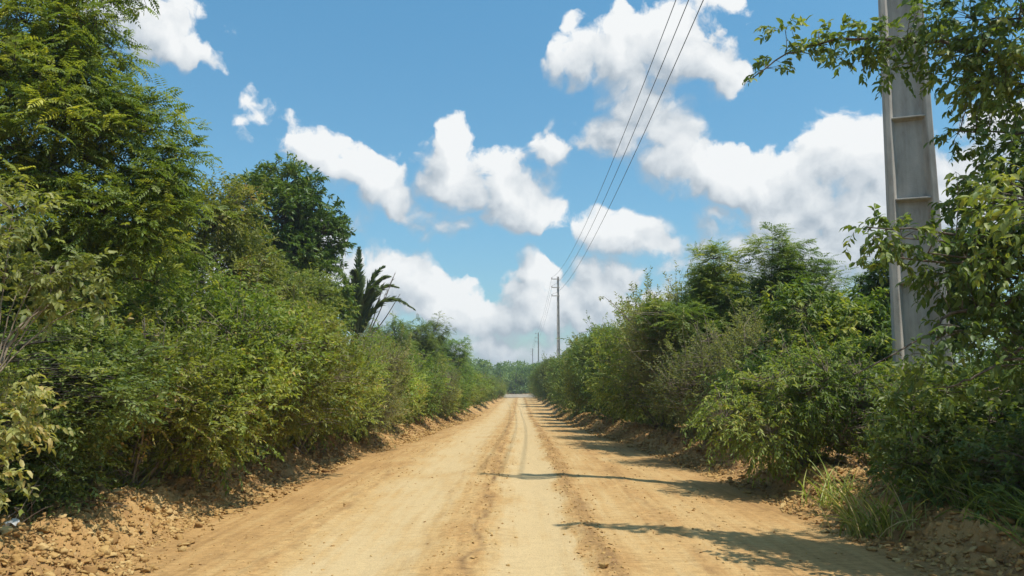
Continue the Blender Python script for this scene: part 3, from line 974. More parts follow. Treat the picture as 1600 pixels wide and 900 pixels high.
def tree_limbs(r, h, lobes, r0_, lean=(0, 0)):
    top = np.array([lean[0], lean[1], h])
    tr = [np.array([0, 0, 0]), np.array([lean[0] * .2 + r.normal(0, .08), lean[1] * .2 + r.normal(0, .08), h * .35]), top * np.array([.7, .7, .7]), top]
    out = [(tr, r0_, r0_ * .35)]
    path = smooth_path(tr, 12)
    for lb in lobes:
        c = np.array(lb[:3])
        i = int(np.argmin(np.abs(path[:, 2] - max(.25 * h, c[2] - .55 * np.hypot(*(c[:2] - path[-1, :2])) - .6))))
        a = path[i]
        mid = (a + c) / 2 + np.array([0, 0, .12 * np.linalg.norm(c - a)]) + r.normal(0, .1, 3)
        out.append(([a, mid, c], r0_ * .42, r0_ * .10))
    return out


def tree_lobes(r, h, w, n, dens, low=.35):
    L = []
    for k in range(n):
        a = k * 2.4 + r.uniform(-.4, .4)
        z = h * (low + (1 - low) * (k + .3) / n) * r.uniform(.92, 1.02)
        prof = math.sin(math.pi * min(1, max(.12, (z / h - low * .7) / (1.04 - low * .7)))) ** .6
        rad = w * prof * r.uniform(.35, .8)
        s = w * r.uniform(.32, .5)
        L.append((math.cos(a) * rad, math.sin(a) * rad, z - s * .4, s, s, s * r.uniform(.6, .85), int(dens * s * s * 10)))
    return L


tl = tree_lobes(r0, 6.0, 2.0, 17, 46)
proto('tree_olive', 'olive', 'bark', TR, seed=21, limbs=tree_limbs(r0, 5.2, tl, .10, (.3, .2)), lobes=tl,
      leaf=dict(len=.095, wid=.040, tilt=.55, fall=.35), spray=(.42, 12, .25, .35), shoots=(90, .4, .8, .7, 3), twig_share=.3, twig_r=.006)
tl = tree_lobes(r0, 5.2, 1.7, 13, 26, low=.3)
proto('tree_feathery', 'mid', 'bark', TR, seed=22, limbs=tree_limbs(r0, 4.6, tl, .08, (.2, -.2)), lobes=tl,
      leaf=dict(kind='pinnate', len=.25, wid=.07, pairs=6, lw=.40, sag=.25, tilt=.35, fall=.15), spray=(.40, 6, .3, .2), shoots=(110, .5, 1.1, .9, 3), gap=-.05, twig_share=.4, twig_r=.007)

# tall dark tree, crown in heaped domes
dk = [(0.0, 0, 8.45, 1.25, 1.2, .95, 300), (-1.0, .1, 8.0, 1.0, 1.0, .85, 220), (.95, .1, 7.8, 1.1, 1.0, .9, 230), (-1.45, .2, 6.9, 1.0, 1.0, .9, 220), (1.35, 0, 6.9, .95, 1.0, .85, 210),
      (.1, .8, 7.0, 1.3, 1.2, 1.0, 160), (0, -.7, 7.2, 1.3, 1.1, 1.1, 280), (-.7, -.6, 6.1, 1.1, 1.0, .8, 200), (.8, -.6, 6.0, 1.1, 1.0, .8, 200), (1.0, .3, 5.4, 1.0, .9, .7, 140),
      (1.45, -.2, 5.0, .95, 1.0, .85, 200), (.7, -.6, 4.8, 1.0, 1.0, .85, 190), (1.6, .1, 4.0, .85, .9, .8, 150), (-1.2, 0, 5.2, 1.0, 1.0, .8, 140), (-.4, .4, 4.4, 1.1, 1.0, .8, 140), (1.1, -.4, 3.7, .9, 1.0, .8, 140)]
proto('tree_dark', 'dark', 'darkbark', TR, seed=31, limbs=tree_limbs(r0, 8.2, dk, .19, (.1, 0)), lobes=dk,
      leaf=dict(len=.19, wid=.062, tilt=.5, fall=.35, curl=.16), spray=(.34, 13, .55, .15), gap=-.12, twig_share=.3, twig_r=.012)

# ---------------------------------------------------------------- left side
HL = 'shrubs of the left roadside hedgerow'
HR = 'shrubs of the right roadside hedgerow'
nth = ['nearest', 'second', 'third', 'fourth', 'fifth', 'sixth', 'seventh', 'eighth', 'ninth', 'tenth', 'eleventh', 'twelfth', 'thirteenth', 'fourteenth']
desc = {'shrub_olive': 'olive-green small-leaved shrub', 'shrub_lime': 'bright yellow-green leafy shrub', 'shrub_dusty': 'dusty twiggy shrub with thin upright stems',
        'shrub_mid': 'tall mid-green rounded bush'}
left_row = [  # x, y, kind, scale, z scale
    (-5.45, 8.6, 'shrub_mid', .80, .60), (-5.05, 10.4, 'shrub_olive', .98, 1.0), (-4.75, 12.3, 'shrub_lime', 1.02, 1.1), (-4.65, 14.4, 'shrub_olive', 1.05, 1.12),
    (-4.6, 16.6, 'shrub_lime', 1.0, 1.08), (-4.6, 19.0, 'shrub_olive', 1.0, 1.06), (-4.5, 21.8, 'shrub_dusty', .95, 1.0), (-4.5, 24.8, 'shrub_lime', 1.0, 1.05),
    (-4.65, 28.2, 'shrub_olive', 1.0, 1.02), (-4.6, 32, 'shrub_lime', 1.0, 1.0), (-4.55, 36.5, 'shrub_dusty', 1.0, 1.0), (-4.5, 41.5, 'shrub_olive', 1.05, 1.05),
    (-4.5, 47, 'shrub_lime', 1.1, 1.05), (-4.45, 53, 'shrub_olive', 1.1, 1.1)]
far_left = [(-4.4, 60), (-4.35, 67), (-4.3, 75), (-4.3, 84), (-4.25, 94), (-4.2, 105), (-4.2, 117), (-4.2, 130), (-4.3, 144), (-4.6, 158), (-5.5, 172)]
for i, (x, y, k, s, z_) in enumerate(left_row):
    put(k, 'roadside_shrub', x, y, f'{desc[k]}, {nth[i]} along the left hedgerow',
        'shrub', HL, rz=i * 2.13, s=s, sz=z_)
for i, (x, y) in enumerate(far_left):
    put(['shrub_olive', 'shrub_lime', 'shrub_mid'][i % 3], 'roadside_shrub', x, y, 'small distant shrub of the left hedgerow near the far end of the road',
        'shrub', 'distant shrubs of the left hedgerow', rz=i * 1.7, s=1.15, sz=[1.15, 1.15, .85][i % 3])

back_left = [  # second row behind the left hedge
    ('tree_olive', -8.0, 14.2, 0.85, .74, 'olive leafy tree rising behind the left hedge between the feathery tree and the hedge top'),
    ('tree_olive', -8.3, 20.0, 1.08, 1.12, 'olive round-topped tree between the near feathery tree and the tall dark tree'),
    ('tree_olive', -6.9, 24.0, .95, .86, 'lighter olive tree in front of the foot of the tall dark tree'),
    ('shrub_mid', -7.2, 28.5, 1.05, .95, 'mid-green bush in front of the tall dark tree, just above the hedge top'),
    ('shrub_dusty', -6.6, 33.0, 1.2, 1.3, 'dusty twiggy shrub at the foot of the palm, above the left hedge'),
    ('tree_olive', -10.5, 33.0, 1.0, .95, 'olive tree just behind the tall dark tree, mostly hidden by it'),
    ('tree_feathery', -6.6, 40.5, .95, .92, 'feathery small tree immediately past the palm on the left skyline'),
    ('tree_feathery', -5.6, 45.0, 1.05, 1.02, 'tallest feathery tree of the group past the palm on the left skyline'),
    ('tree_feathery', -5.0, 52.0, 1.05, .95, 'last feathery tree of the left skyline, before the road end opens'),
    ('shrub_mid', -7.6, 48.0, 1.1, 1.0, 'mid-green bush filling in behind the feathery trees past the palm'),
]
for i, (k, x, y, s, z_, lab) in enumerate(back_left):
    put(k, 'small_tree' if k.startswith('tree') else 'bush', x, y, lab, 'tree' if k.startswith('tree') else 'bush', 'trees and bushes behind the left hedgerow', rz=i * 1.31 + .4, s=s, sz=z_)
for i, (x, y) in enumerate([(-8, 60), (-8.5, 72), (-8, 86), (-9, 102), (-8.5, 120), (-9, 140), (-10, 160), (-13, 45), (-14, 30), (-13, 20)]):
    put(['shrub_mid', 'tree_olive'][i % 2], 'small_tree', x, y, 'small tree of the dense growth filling in behind the left hedgerow', 'tree', 'filler trees behind the left hedgerow', rz=i * 2.2, s=1.0, sz=[1.0, .72][i % 2])
put('tree_dark', 'broadleaf_tree', -9.0, 30.0, 'tall dark glossy tree with a domed crown, highest in the middle distance on the left', 'tree', rz=.2, s=1.06, sz=1.08)


# near feathery tree at the left edge
def rel(p, base):
    return np.asarray(p) - np.asarray(base)


FB = np.array([-7.6, 10.6, 0.]); FB[2] = hz(FB[0], FB[1]) - .06
fl = []
for (px, py, Y, rx, rz_, n) in [(40, 40, 10.2, .8, .26, 120), (120, 15, 10.4, .45, .18, 60), (150, 75, 10.4, .34, .15, 44), (95, 95, 10.2, .6, .22, 90), (30, 130, 9.9, .7, .24, 100), (140, 140, 10.4, .42, .17, 60),
                               (215, 190, 10.6, .46, .16, 62), (160, 195, 10.4, .5, .2, 80), (80, 195, 10.0, .7, .24, 110), (245, 200, 10.7, .22, .1, 18), (275, 250, 10.7, .26, .13, 26), (215, 262, 10.6, .5, .2, 80), (130, 265, 10.2, .7, .24, 110),
                               (30, 240, 9.9, .8, .28, 120), (235, 315, 10.7, .45, .2, 70), (160, 335, 10.4, .7, .26, 110), (60, 330, 10.0, .8, .28, 120), (210, 385, 10.8, .6, .26, 90), (110, 405, 10.4, .8, .3, 120), (20, 410, 10.2, .8, .3, 100),
                               (240, 440, 11.0, .6, .3, 80), (150, 470, 10.6, .8, .3, 110), (40, 490, 10.4, .8, .3, 100),
                               (-120, 60, 10.4, 1.1, .35, 130), (-100, 200, 10.2, 1.0, .35, 120), (-150, 330, 10.2, 1.1, .4, 130), (130, -60, 10.4, .7, .3, 90), (0, -120, 10.6, 1.1, .4, 120), (-150, -180, 11.0, 1.2, .5, 110), (200, -40, 10.6, .3, .14, 20)]:
    c = rel(at(px, py, Y), FB)
    fl.append((c[0], c[1], c[2], rx, rx * .9, rz_, n))
proto('feathery_near', 'feather', 'bark', TR, seed=41, limbs=tree_limbs(r0, 8.0, fl, .13, (.2, -.2)), lobes=fl,
      leaf=dict(kind='pinnate', len=.23, wid=.07, pairs=7, lw=.42, sag=.2, tilt=.35, fall=.05), spray=(.36, 5, .2, .12), gap=-.08, shoots=(70, .3, .7, .35, 3), twig_share=.4, twig_r=.006)
put('feathery_near', 'feathery_tree', FB[0], FB[1], 'tall olive tree with feathery drooping leaves, towering over the near end of the left hedge', 'tree')

# pale large-leaved shrub reaching in at the left edge
PB = np.array([-4.9, 6.3, 0.]); PB[2] = hz(PB[0], PB[1]) - .06
pl = []
for (px, py, Y, rr, n) in [(20, 330, 6.6, .30, 46), (-40, 400, 6.4, .40, 70), (70, 410, 6.6, .28, 50), (120, 440, 6.7, .22, 34), (30, 450, 6.5, .34, 60), (150, 470, 6.8, .12, 10), (-90, 300, 6.4, .4, 60),
                           (10, 610, 6.5, .24, 34), (30, 660, 6.5, .22, 30), (-30, 640, 6.3, .35, 50), (60, 645, 6.7, .12, 10), (0, 730, 6.4, .2, 18), (-40, 760, 6.2, .25, 30), (-100, 520, 6.3, .4, 40)]:
    c = rel(at(px, py, Y), PB)
    pl.append((c[0], c[1], c[2], rr, rr, rr * .8, n))
br = [rel(at(px, py, Y), PB) for px, py, Y in [(-10, 590, 6.3), (15, 540, 6.5), (55, 492, 6.6), (110, 468, 6.7)]]
br2 = [rel(at(px, py, Y), PB) for px, py, Y in [(-5, 545, 6.4), (40, 500, 6.6), (75, 466, 6.6), (80, 420, 6.6)]]
plimbs = [([np.zeros(3), np.array([-.1, 0, .8]), br[0]], .035, .02), (br, .018, .006), (br2, .012, .005)]
for lb in pl[7:13]:
    c = np.array(lb[:3]); plimbs.append(([np.array([0, 0, .05]), c * .5 + np.array([0, 0, .15]), c], .008, .003))
for lb in pl[:7]:
    c = np.array(lb[:3]); plimbs.append(([br[0], (br[0] + c) / 2 + np.array([0, 0, .1]), c], .007, .003))
proto('pale_shrub', 'pale', 'twig', SH, seed=42, limbs=plimbs, lobes=pl, leaf=dict(len=.068, wid=.030, tilt=.6, fall=.4, fine=True, curl=.14), spray=(.18, 9, .35, .3), gap=-.5, twig_share=.5, twig_r=.003)
put('pale_shrub', 'pale_shrub', PB[0], PB[1], 'pale yellow-green large-leaved shrub with bare branches, reaching in at the left edge of the road', 'shrub')


# palm
def make_palm(seed, specs, h):
    r = np.random.default_rng(seed)
    tb, lv, dead = Tubes(), Leaves(), Tubes()
    tb.add([[0, 0, 0], [.06, 0, h * .5], [0, .05, h]], .17, .14, 9, .3)
    for (az_, lean, L, sagg) in specs:
        hd = np.array([math.cos(az_), math.sin(az_), 0])
        u = np.linspace(0, 1, 12)
        out_ = L * (lean * u + sagg * .85 * u ** 3)
        path = np.array([0, 0, h - .15]) + hd * out_[:, None] + np.array([0, 0, 1.]) * (L * (u * .97 - sagg * 1.1 * u ** 4.5))[:, None]
        tb.add(path, .028, .006, 5, .8)
        m = 130
        uu = np.linspace(.16, .995, m)
        pos = np.stack([np.interp(uu, u, path[:, k]) for k in range(3)], -1)
        tg = norm(np.gradient(pos, axis=0))
        sd2 = norm(np.cross(tg, np.array([0, 0, 1.]) + hd * .4))
        for s in (1, -1):
            d = norm(sd2 * s * .30 + tg * .85 - np.array([0, 0, .25]) + r.normal(0, .10, pos.shape))
            L_ = .62 * np.sin(np.pi * (.18 + .78 * uu)) ** .7 * r.uniform(.85, 1.1, m)
            lv.add(pos, d, norm(np.cross(d, tg)) + r.normal(0, .2, pos.shape), L_, np.full(m, .085), .35 + r.normal(0, .2, m), curl=.2)
    return tb.mesh('trunk'), lv.mesh('fronds')


sp_ = [(1.2, 0, 5.0, 0), (.1, .10, 5.0, .16), (.35, .18, 4.6, .28), (3.0, .10, 5.0, .16), (3.35, .19, 4.6, .28), (1.6, .10, 4.9, .2), (4.7, .10, 4.8, .2),
       (.0, .27, 4.1, .46), (3.1, .28, 4.1, .46), (5.4, .2, 4.4, .35), (2.3, .18, 4.5, .3), (-.3, .16, 4.7, .22), (3.6, .3, 3.8, .5)]
pm, pf = make_palm(3, sp_, 3.5)
px_, py_ = float(at(556, 600, 38)[0]), 38.0
PALM = empty('palm_tree', (px_, py_, hz(px_, py_) - .05))
tag(PALM, 'single palm with upright fronds standing just right of the tall dark tree', 'palm')
link_mesh('trunk', pm, M['darkbark'], PALM); link_mesh('fronds', pf, M['palm'], PALM)
st = Tubes()
for (dx, dy, hh, k) in [(1.75, .1, 7.0, .3), (1.25, -.2, 6.4, .2), (2.0, .2, 6.0, .5)]:
    a = np.array([.35, 0, 3.6]); c = np.array([dx, dy, hh])
    st.add(smooth_path([a, (a + c) / 2 + np.array([.12 * k, 0, -.1]), c], 8), .035, .012, 4, .2)
    if k != .5:
        rr = np.random.default_rng(int(k * 10)); 
        for q in range(26):
            f = rr.uniform(.55, 1); p = a + (c - a) * f
            st.add([p, p + norm(c - a) * .18 + rr.normal(0, .035, 3)], .012, .004, 3, .1)
link_mesh('dead_stalks', st.mesh('dead_stalks'), M['straw'], PALM)

# ---------------------------------------------------------------- right side
# large tree leaning over the near right bank
TB = np.array([6.0, 7.0, 0.]); TB[2] = hz(TB[0], TB[1]) - .06


def rt(px, py, Y):
    return rel(at(px, py, Y), TB)


rl = []
for (px, py, Y, rx, rz_, n) in [(1585, 220, 7.6, .40, .34, 90), (1560, 330, 7.6, .42, .36, 110), (1560, 430, 7.4, .52, .42, 140), (1500, 420, 7.4, .34, .30, 70), (1590, 330, 7.3, .5, .5, 120),
                               (1500, 205, 7.9, .14, .12, 14), (1540, 130, 7.8, .24, .15, 30), (1570, 130, 7.6, .4, .25, 60),
                               (1410, 372, 7.3, .22, .16, 26), (1355, 355, 7.3, .15, .10, 11), (1450, 395, 7.2, .22, .18, 28), (1380, 400, 7.3, .16, .1, 10),
                               (1590, 40, 7.5, .5, .3, 70), (1520, 30, 7.8, .38, .22, 40), (1540, 520, 7.2, .30, .16, 26), (1480, 520, 7.1, .22, .12, 16), (1590, 560, 7.0, .25, .14, 14), (1440, 560, 7.2, .2, .10, 9), (1470, 610, 7.2, .22, .12, 14),
                               (1700, 120, 7.4, .9, .7, 200), (1760, 330, 7.2, .9, .8, 220), (1690, 420, 7.2, .7, .6, 160), (1850, 200, 7.0, 1.0, .9, 160), (1720, -80, 7.4, 1.0, .7, 160), (1600, -80, 7.6, .6, .4, 60), (1900, -20, 7.0, 1.1, .9, 140),
                               (1760, 520, 6.6, .8, .45, 110), (1660, 330, 6.0, .7, .5, 110), (1900, 420, 6.0, 1.0, .8, 140)]:
    c = rt(px, py, Y)
    rl.append((c[0], c[1], c[2], rx, rx, rz_, n))
# the long bough across the pole
bough = [rt(1720, 150, 7.3), rt(1600, 105, 7.6), rt(1500, 72, 7.9), rt(1400, 62, 8.2), rt(1310, 62, 8.4), rt(1235, 82, 8.5), rt(1168, 128, 8.6)]
for (px, py, Y, rr, n) in [(1450, 30, 8.0, .24, 26), (1470, 85, 8.0, .24, 26), (1400, 62, 8.2, .22, 30), (1350, 60, 8.3, .20, 26), (1360, 95, 8.3, .13, 10), (1305, 62, 8.4, .17, 16), (1255, 85, 8.5, .14, 12), (1225, 50, 8.5, .13, 9),
                           (1205, 105, 8.6, .12, 9), (1175, 128, 8.6, .08, 5), (1490, 115, 7.9, .2, 18), (1395, 105, 8.2, .15, 11), (1270, 55, 8.5, .1, 5), (1545, 75, 7.7, .3, 34)]:
    c = rt(px, py, Y)
    rl.append((c[0], c[1], c[2], rr, rr * .9, rr * .62, n))
rlimbs = [([np.zeros(3), np.array([-.1, .1, 1.8]), np.array([.1, .3, 3.6]), np.array([.4, .3, 5.5])], .15, .06),
          (bough, .030, .006),
          ([np.array([0, .2, 3.2]), bough[0] * .5 + np.array([0, .1, 1.9]), bough[0]], .06, .032),
          ([np.array([-.1, .1, 1.9]), rt(1650, 455, 7.1), rt(1580, 470, 7.2), rt(1490, 490, 7.3), rt(1440, 530, 7.3), rt(1335, 585, 7.3)], .028, .006),
          ([np.array([-.1, .1, 1.5]), rt(1640, 520, 7.0), rt(1590, 548, 7.0), rt(1525, 588, 7.0), rt(1480, 605, 7.1)], .024, .006),
          ([rt(1455, 520, 7.3), rt(1456, 540, 7.3), rt(1453, 565, 7.3)], .006, .003)]
for lb in rl[:14] + rl[19:29]:
    c = np.array(lb[:3])
    a = np.array([.05, .25, min(4.6, max(1.4, c[2] - .6))])
    rlimbs.append(([a, (a + c) / 2 + np.array([0, 0, .15]), c], .03, .006))
proto('overhang', 'mid', 'bark', ('trunk', 'crown'), seed=51, limbs=rlimbs, lobes=rl, leaf=dict(len=.086, wid=.037, tilt=.55, fall=.5, fine=True, curl=.14), spray=(.20, 9, .15, .4), gap=-.45, shoots=(40, .2, .5, .2, 3), twig_share=.5, twig_r=.004)
put('overhang', 'overhanging_tree', TB[0], TB[1], 'near tree on the right bank sending a long leafy bough across the concrete pole', 'tree')

# spreading bush leaning over the road
sb = bush_lobes(r0, 2.1, 1.25, 10, 66, low=.3)
sb += [(-1.35, -.2, .75, .55, .5, .35, 110), (-.9, -.7, .6, .5, .45, .35, 100), (-1.0, .4, 1.1, .55, .5, .4, 110), (.9, -.6, .8, .6, .55, .5, 130)]
proto('spreading', 'lime', 'twig', SH, seed=52, limbs=stems(r0, 12, 1.5, 1.2, .022) + [([[0, 0, 0], [-.6, -.1, .3], [-1.4, -.2, .75]], .02, .006), ([[0, 0, 0], [-.4, -.4, .25], [-.9, -.8, .6]], .02, .006)], lobes=sb,
      leaf=dict(len=.078, wid=.026, tilt=.5, fall=.5, fine=False), spray=(.30, 12, .25, .5), shoots=(120, .3, .7, .6, 3), gap=-.2, twig_share=.5)
put('spreading', 'spreading_bush', 4.55, 13.0, 'spreading green bush with drooping narrow leaves, leaning out over the right road edge', 'bush', rz=.1, s=1.0)

# low bush in front of the pole
lbk = bush_lobes(r0, 1.55, .85, 9, 70, low=.25)
proto('low_bush', 'mid', 'twig', SH, seed=53, limbs=stems(r0, 9, 1.1, .7, .014), lobes=lbk, leaf=dict(len=.07, wid=.034, tilt=.55, fall=.3), spray=(.22, 11, .5, .2), shoots=(60, .25, .5, 1.0, 3), twig_share=.4, twig_r=.004)
put('low_bush', 'low_bush', 4.95, 9.5, 'low mid-green bush hiding the foot of the near concrete pole', 'bush', rz=.8, s=1.05, sz=1.2)
put('low_bush', 'low_bush', 5.35, 8.2, 'dark low bush in the shade under the overhanging tree', 'bush', rz=2.1, s=1.05, sz=.95)
put('low_bush', 'low_bush', 5.9, 10.3, 'low bush behind the concrete pole in the shade of the overhanging tree', 'bush', rz=4.0, s=1.2, sz=1.35)

# yellow-green large-leaved shrub
yb = bush_lobes(r0, 3.9, 1.5, 13, 40, low=.3)
proto('yellow_green', 'bright', 'bark', SH, seed=54, limbs=stems(r0, 8, 3.2, 1.1, .026), lobes=yb, leaf=dict(len=.135, wid=.052, tilt=.5, fall=.6, curl=.2), spray=(.26, 11, .4, .3), shoots=(60, .3, .7, .9, 3), gap=-.15, twig_share=.3)
put('yellow_green', 'yellow_green_shrub', 6.4, 16.2, 'yellow-green shrub with large drooping leaves, left of the concrete pole', 'shrub', rz=.5, s=1.0, sz=1.0)
put('tree_dark', 'broadleaf_tree', 8.9, 17.5, 'dark broadleaf tree in shadow behind the yellow-green shrub, beside the concrete pole', 'tree', rz=2.4, s=.62, sz=.52)

# wispy tree with ascending branches
wl, wlimb = [], []
for k, (a, q, h) in enumerate([(-2.6, 1.3, 5.6), (-1.2, .5, 5.9), (.2, 1.0, 5.7), (.5, 1.9, 5.0), (2.2, 1.5, 5.2), (3.4, 1.2, 4.8), (-.5, 2.2, 4.2), (1.2, .9, 5.0), (3.0, 2.2, 4.0), (-2.4, 2.3, 3.7), (.1, 2.6, 3.9)]):
    tip = np.array([math.cos(a) * q, math.sin(a) * q * .7, h]); b0 = np.array([0, 0, 1.2]); mid = (b0 + tip) / 2 + np.array([math.cos(a) * q * .12, 0, -.1])
    wlimb.append(([np.zeros(3), b0, mid, tip], .045, .008))
    pth = smooth_path([b0, mid, tip], 9)
    for u_, p in enumerate(pth[1:]):
        s = .56 - .025 * u_ + .08 * math.sin(k * 2.3 + u_ * 1.7)
        wl.append((p[0], p[1], p[2], s, s, s * .6, int(62 * s / .5)))
proto('wispy', 'mid', 'bark', TR, seed=55, limbs=wlimb, lobes=wl, leaf=dict(kind='pinnate', len=.24, wid=.075, pairs=6, lw=.38, sag=.2, tilt=.35, fall=.1), spray=(.34, 6, .5, .1), gap=-.3, shoots=(80, .4, .8, 1.0, 3), twig_share=.5, twig_r=.005)
put('wispy', 'wispy_tree', 6.2, 20.5, 'wispy tree with ascending feathery branches, tallest of the right hedge', 'tree', rz=0, s=1.2, sz=.82)
put('tree_feathery', 'feathery_tree', 7.6, 22.4, 'feathery small tree filling in at the right of the wispy tree', 'tree', rz=1.2, s=1.0, sz=.86)

right_row = [(4.85, 17.2, 'shrub_dusty', 1.1, 1.15), (4.75, 21.2, 'shrub_dusty', 1.4, 1.52), (4.6, 25.6, 'shrub_olive', 1.4, 1.62), (4.55, 30.5, 'shrub_mid', 1.22, 1.26), (4.4, 35.5, 'shrub_mid', 1.15, 1.2), (4.3, 41.0, 'shrub_olive', 1.3, 1.7),
             (4.2, 47.0, 'shrub_mid', 1.1, 1.25), (4.1, 54.0, 'shrub_mid', 1.1, 1.28)]
for i, (x, y, k, s, z_) in enumerate(right_row):
    put(k, 'roadside_shrub', x, y, f'{desc[k]} of the right hedge, {nth[i]} beyond the spreading bush', 'shrub', HR, rz=i * 1.9 + .7, s=s, sz=z_)
for i, (x, y) in enumerate([(4.0, 62), (3.9, 71), (3.8, 81), (3.7, 92), (3.5, 104), (3.6, 117), (3.7, 131), (3.8, 146), (4.2, 160)]):
    put(['shrub_mid', 'shrub_olive', 'shrub_mid'][i % 3], 'roadside_shrub', x, y, 'small distant bush of the right hedgerow near the far end of the road', 'shrub', 'distant shrubs of the right hedgerow', rz=i * 1.1, s=1.15, sz=[1.35, 1.75, 1.3][i % 3])
back_right = [('shrub_mid', 7.2, 24.5, 1.1, 1.12, 'mid-green bush just behind the wispy tree in the right hedge'),
              ('tree_olive', 7.4, 31.0, .9, .82, 'olive tree behind the tall shrubs of the right hedge, past the wispy tree'),
              ('shrub_mid', 9.4, 21.0, 1.1, .95, 'mid-green bush between the wispy tree and the dark tree beside the pole'),
              ('shrub_mid', 7.6, 12.6, 1.0, .62, 'dark green bush behind the concrete pole, under the overhanging tree'),
              ('tree_olive', 9.3, 11.5, .95, .95, 'shaded tree behind the overhanging tree at the right edge'),
              ('shrub_mid', 7.2, 9.4, .95, .85, 'shaded bush beside the trunk of the overhanging tree')]
for i, (k, x, y, s, z_, lab) in enumerate(back_right):
    put(k, 'small_tree' if k.startswith('tree') else 'bush', x, y, lab, 'tree' if k.startswith('tree') else 'bush', 'trees and bushes behind the right hedgerow', rz=i * 1.31 + .4, s=s, sz=z_)
for i, (x, y) in enumerate([(8, 40), (8, 52), (8, 66), (8.5, 82), (8.5, 102), (9, 126), (10, 150), (13, 28), (14, 18)]):
    put(['shrub_mid', 'tree_olive'][i % 2], 'small_tree', x, y, 'small tree of the dense growth filling in behind the right hedgerow', 'tree', 'filler trees behind the right hedgerow', rz=i * 2.2, s=1.0, sz=[1.1, .85][i % 2])


# ---------------------------------------------------------------- grass, weeds, dry stems
def grass_blades(lv, r, base, n, hgt, spread, width, seed_t=.5):
    """n blades round each base point; each blade is a bent strip of two leaves end to end."""
    B = np.repeat(base, n, 0)
    m = len(B)
    B = B + np.stack([r.normal(0, spread, m), r.normal(0, spread, m), np.zeros(m)], -1)
    d = norm(np.stack([r.normal(0, .38, m), r.normal(0, .38, m), np.ones(m)], -1))
    L = hgt * r.uniform(.5, 1.3, m)
    W = width * r.uniform(.7, 1.3, m)
    side = norm(np.cross(d, r.normal(size=(m, 3))))
    t = np.array([0, .3, .6, .85, 1.0])
    bend = r.uniform(.25, .9, m)
    out = norm(d * np.array([1, 1, 0]) + 1e-3)
    C = B[:, None] + d[:, None] * (L[:, None] * t)[..., None] + out[:, None] * (L[:, None] * bend[:, None] * .55 * t ** 2)[..., None] - np.array([0, 0, 1.]) * (L[:, None] * bend[:, None] * .45 * t ** 2.4)[..., None]
    w = W[:, None] * np.array([.6, 1, .85, .5, .06])
    Lf, Rt = C - side[:, None] * w[..., None] * .5, C + side[:, None] * w[..., None] * .5
    V = np.stack([Lf, Rt], 2).reshape(m, 10, 3)
    F = np.concatenate([np.array([[2 * k, 2 * k + 1, 2 * k + 3], [2 * k, 2 * k + 3, 2 * k + 2]]) for k in range(4)])
    lv.v.append(V.reshape(-1, 3)); lv.f.append((F[None] + (lv.n + np.arange(m) * 10)[:, None, None]).reshape(-1, 3))
    lv.t.append(np.repeat(np.clip(seed_t + r.normal(0, .2, m), 0, 1), 10)); lv.n += m * 10


def tuft(key_label, px, py, Y, n, h, w, seed):
    r = np.random.default_rng(seed)
    x = float(at(px, py, Y)[0])
    lv = Leaves()
    grass_blades(lv, r, np.zeros((1, 3)), n, h, .17, w, .66)
    me = lv.mesh('grass_tuft')
    o = link_mesh('grass_tuft', me, M['grass'])
    o.location = (x, Y, hz(x, Y) - .02)
    tag(o, key_label, 'grass tuft', 'grass tufts on the right bank')


tuft('tall broad-bladed grass tuft between the spreading bush and the low bush', 1345, 720, 9.3, 60, .75, .024, 1)
tuft('pale arching grass tuft at the right of the spreading bush', 1300, 700, 10.8, 60, .7, .018, 2)
tuft('grass tuft on top of the right bank beside the big orange earth lump', 1385, 740, 9.0, 90, .7, .016, 3)

ur = np.random.default_rng(9)
lv = Leaves()
pts = []
for side, cnt in ((-1, 520), (1, 420)):
    Y = 5 + ur.uniform(0, 1, cnt) ** 1.5 * 60
    e_ = edge_l(Y) if side < 0 else edge_r(Y)
    X = side * (e_ + ur.uniform(.75, 2.4, cnt))
    k = noise2(X * .8, Y * .5, 91) > -.15
    X, Y = X[k], Y[k]
    pts.append(np.stack([X, Y, height(X, Y) - .02], -1))
pts = np.concatenate(pts)
grass_blades(lv, ur, pts, 12, .42, .10, .011, .45)
# shaded hanging grass below the overhanging tree
X = ur.uniform(4.6, 6.6, 240); Y = ur.uniform(6.4, 10, 240)
grass_blades(lv, ur, np.stack([X, Y, height(X, Y) - .02], -1), 14, .62, .12, .013, .35)
tag(link_mesh('grass', lv.mesh('grass'), M['grass']), kind='stuff')

# low broad-leaved weeds along the hedge foot
lv = Leaves()
tbw = Tubes()
X, Y = [], []
for side, cnt in ((-1, 620), (1, 460)):
    y_ = 5 + ur.uniform(0, 1, cnt) ** 1.5 * 70
    e_ = edge_l(y_) if side < 0 else edge_r(y_)
    X.append(side * (e_ + ur.uniform(.85, 2.6, cnt))); Y.append(y_)
X, Y = np.concatenate(X), np.concatenate(Y)
B = np.stack([X, Y, height(X, Y)], -1)
m = 16
hgt = ur.uniform(.25, .75, len(B))
ax = norm(np.stack([ur.normal(0, .35, len(B)), ur.normal(0, .35, len(B)), np.ones(len(B))], -1))
tbw.many(np.stack([B, B + ax * hgt[:, None] * .5, B + ax * hgt[:, None]], 1), np.full(len(B), .005), np.full(len(B), .002), 3, ur.uniform(0, 1, len(B)))
t_ = ur.uniform(.2, 1, (len(B), m))
pos = (B[:, None] + ax[:, None] * (hgt[:, None] * t_)[..., None]).reshape(-1, 3)
n_ = len(pos)
dd = norm(np.stack([ur.normal(0, 1, n_), ur.normal(0, 1, n_), ur.normal(.15, .4, n_)], -1))
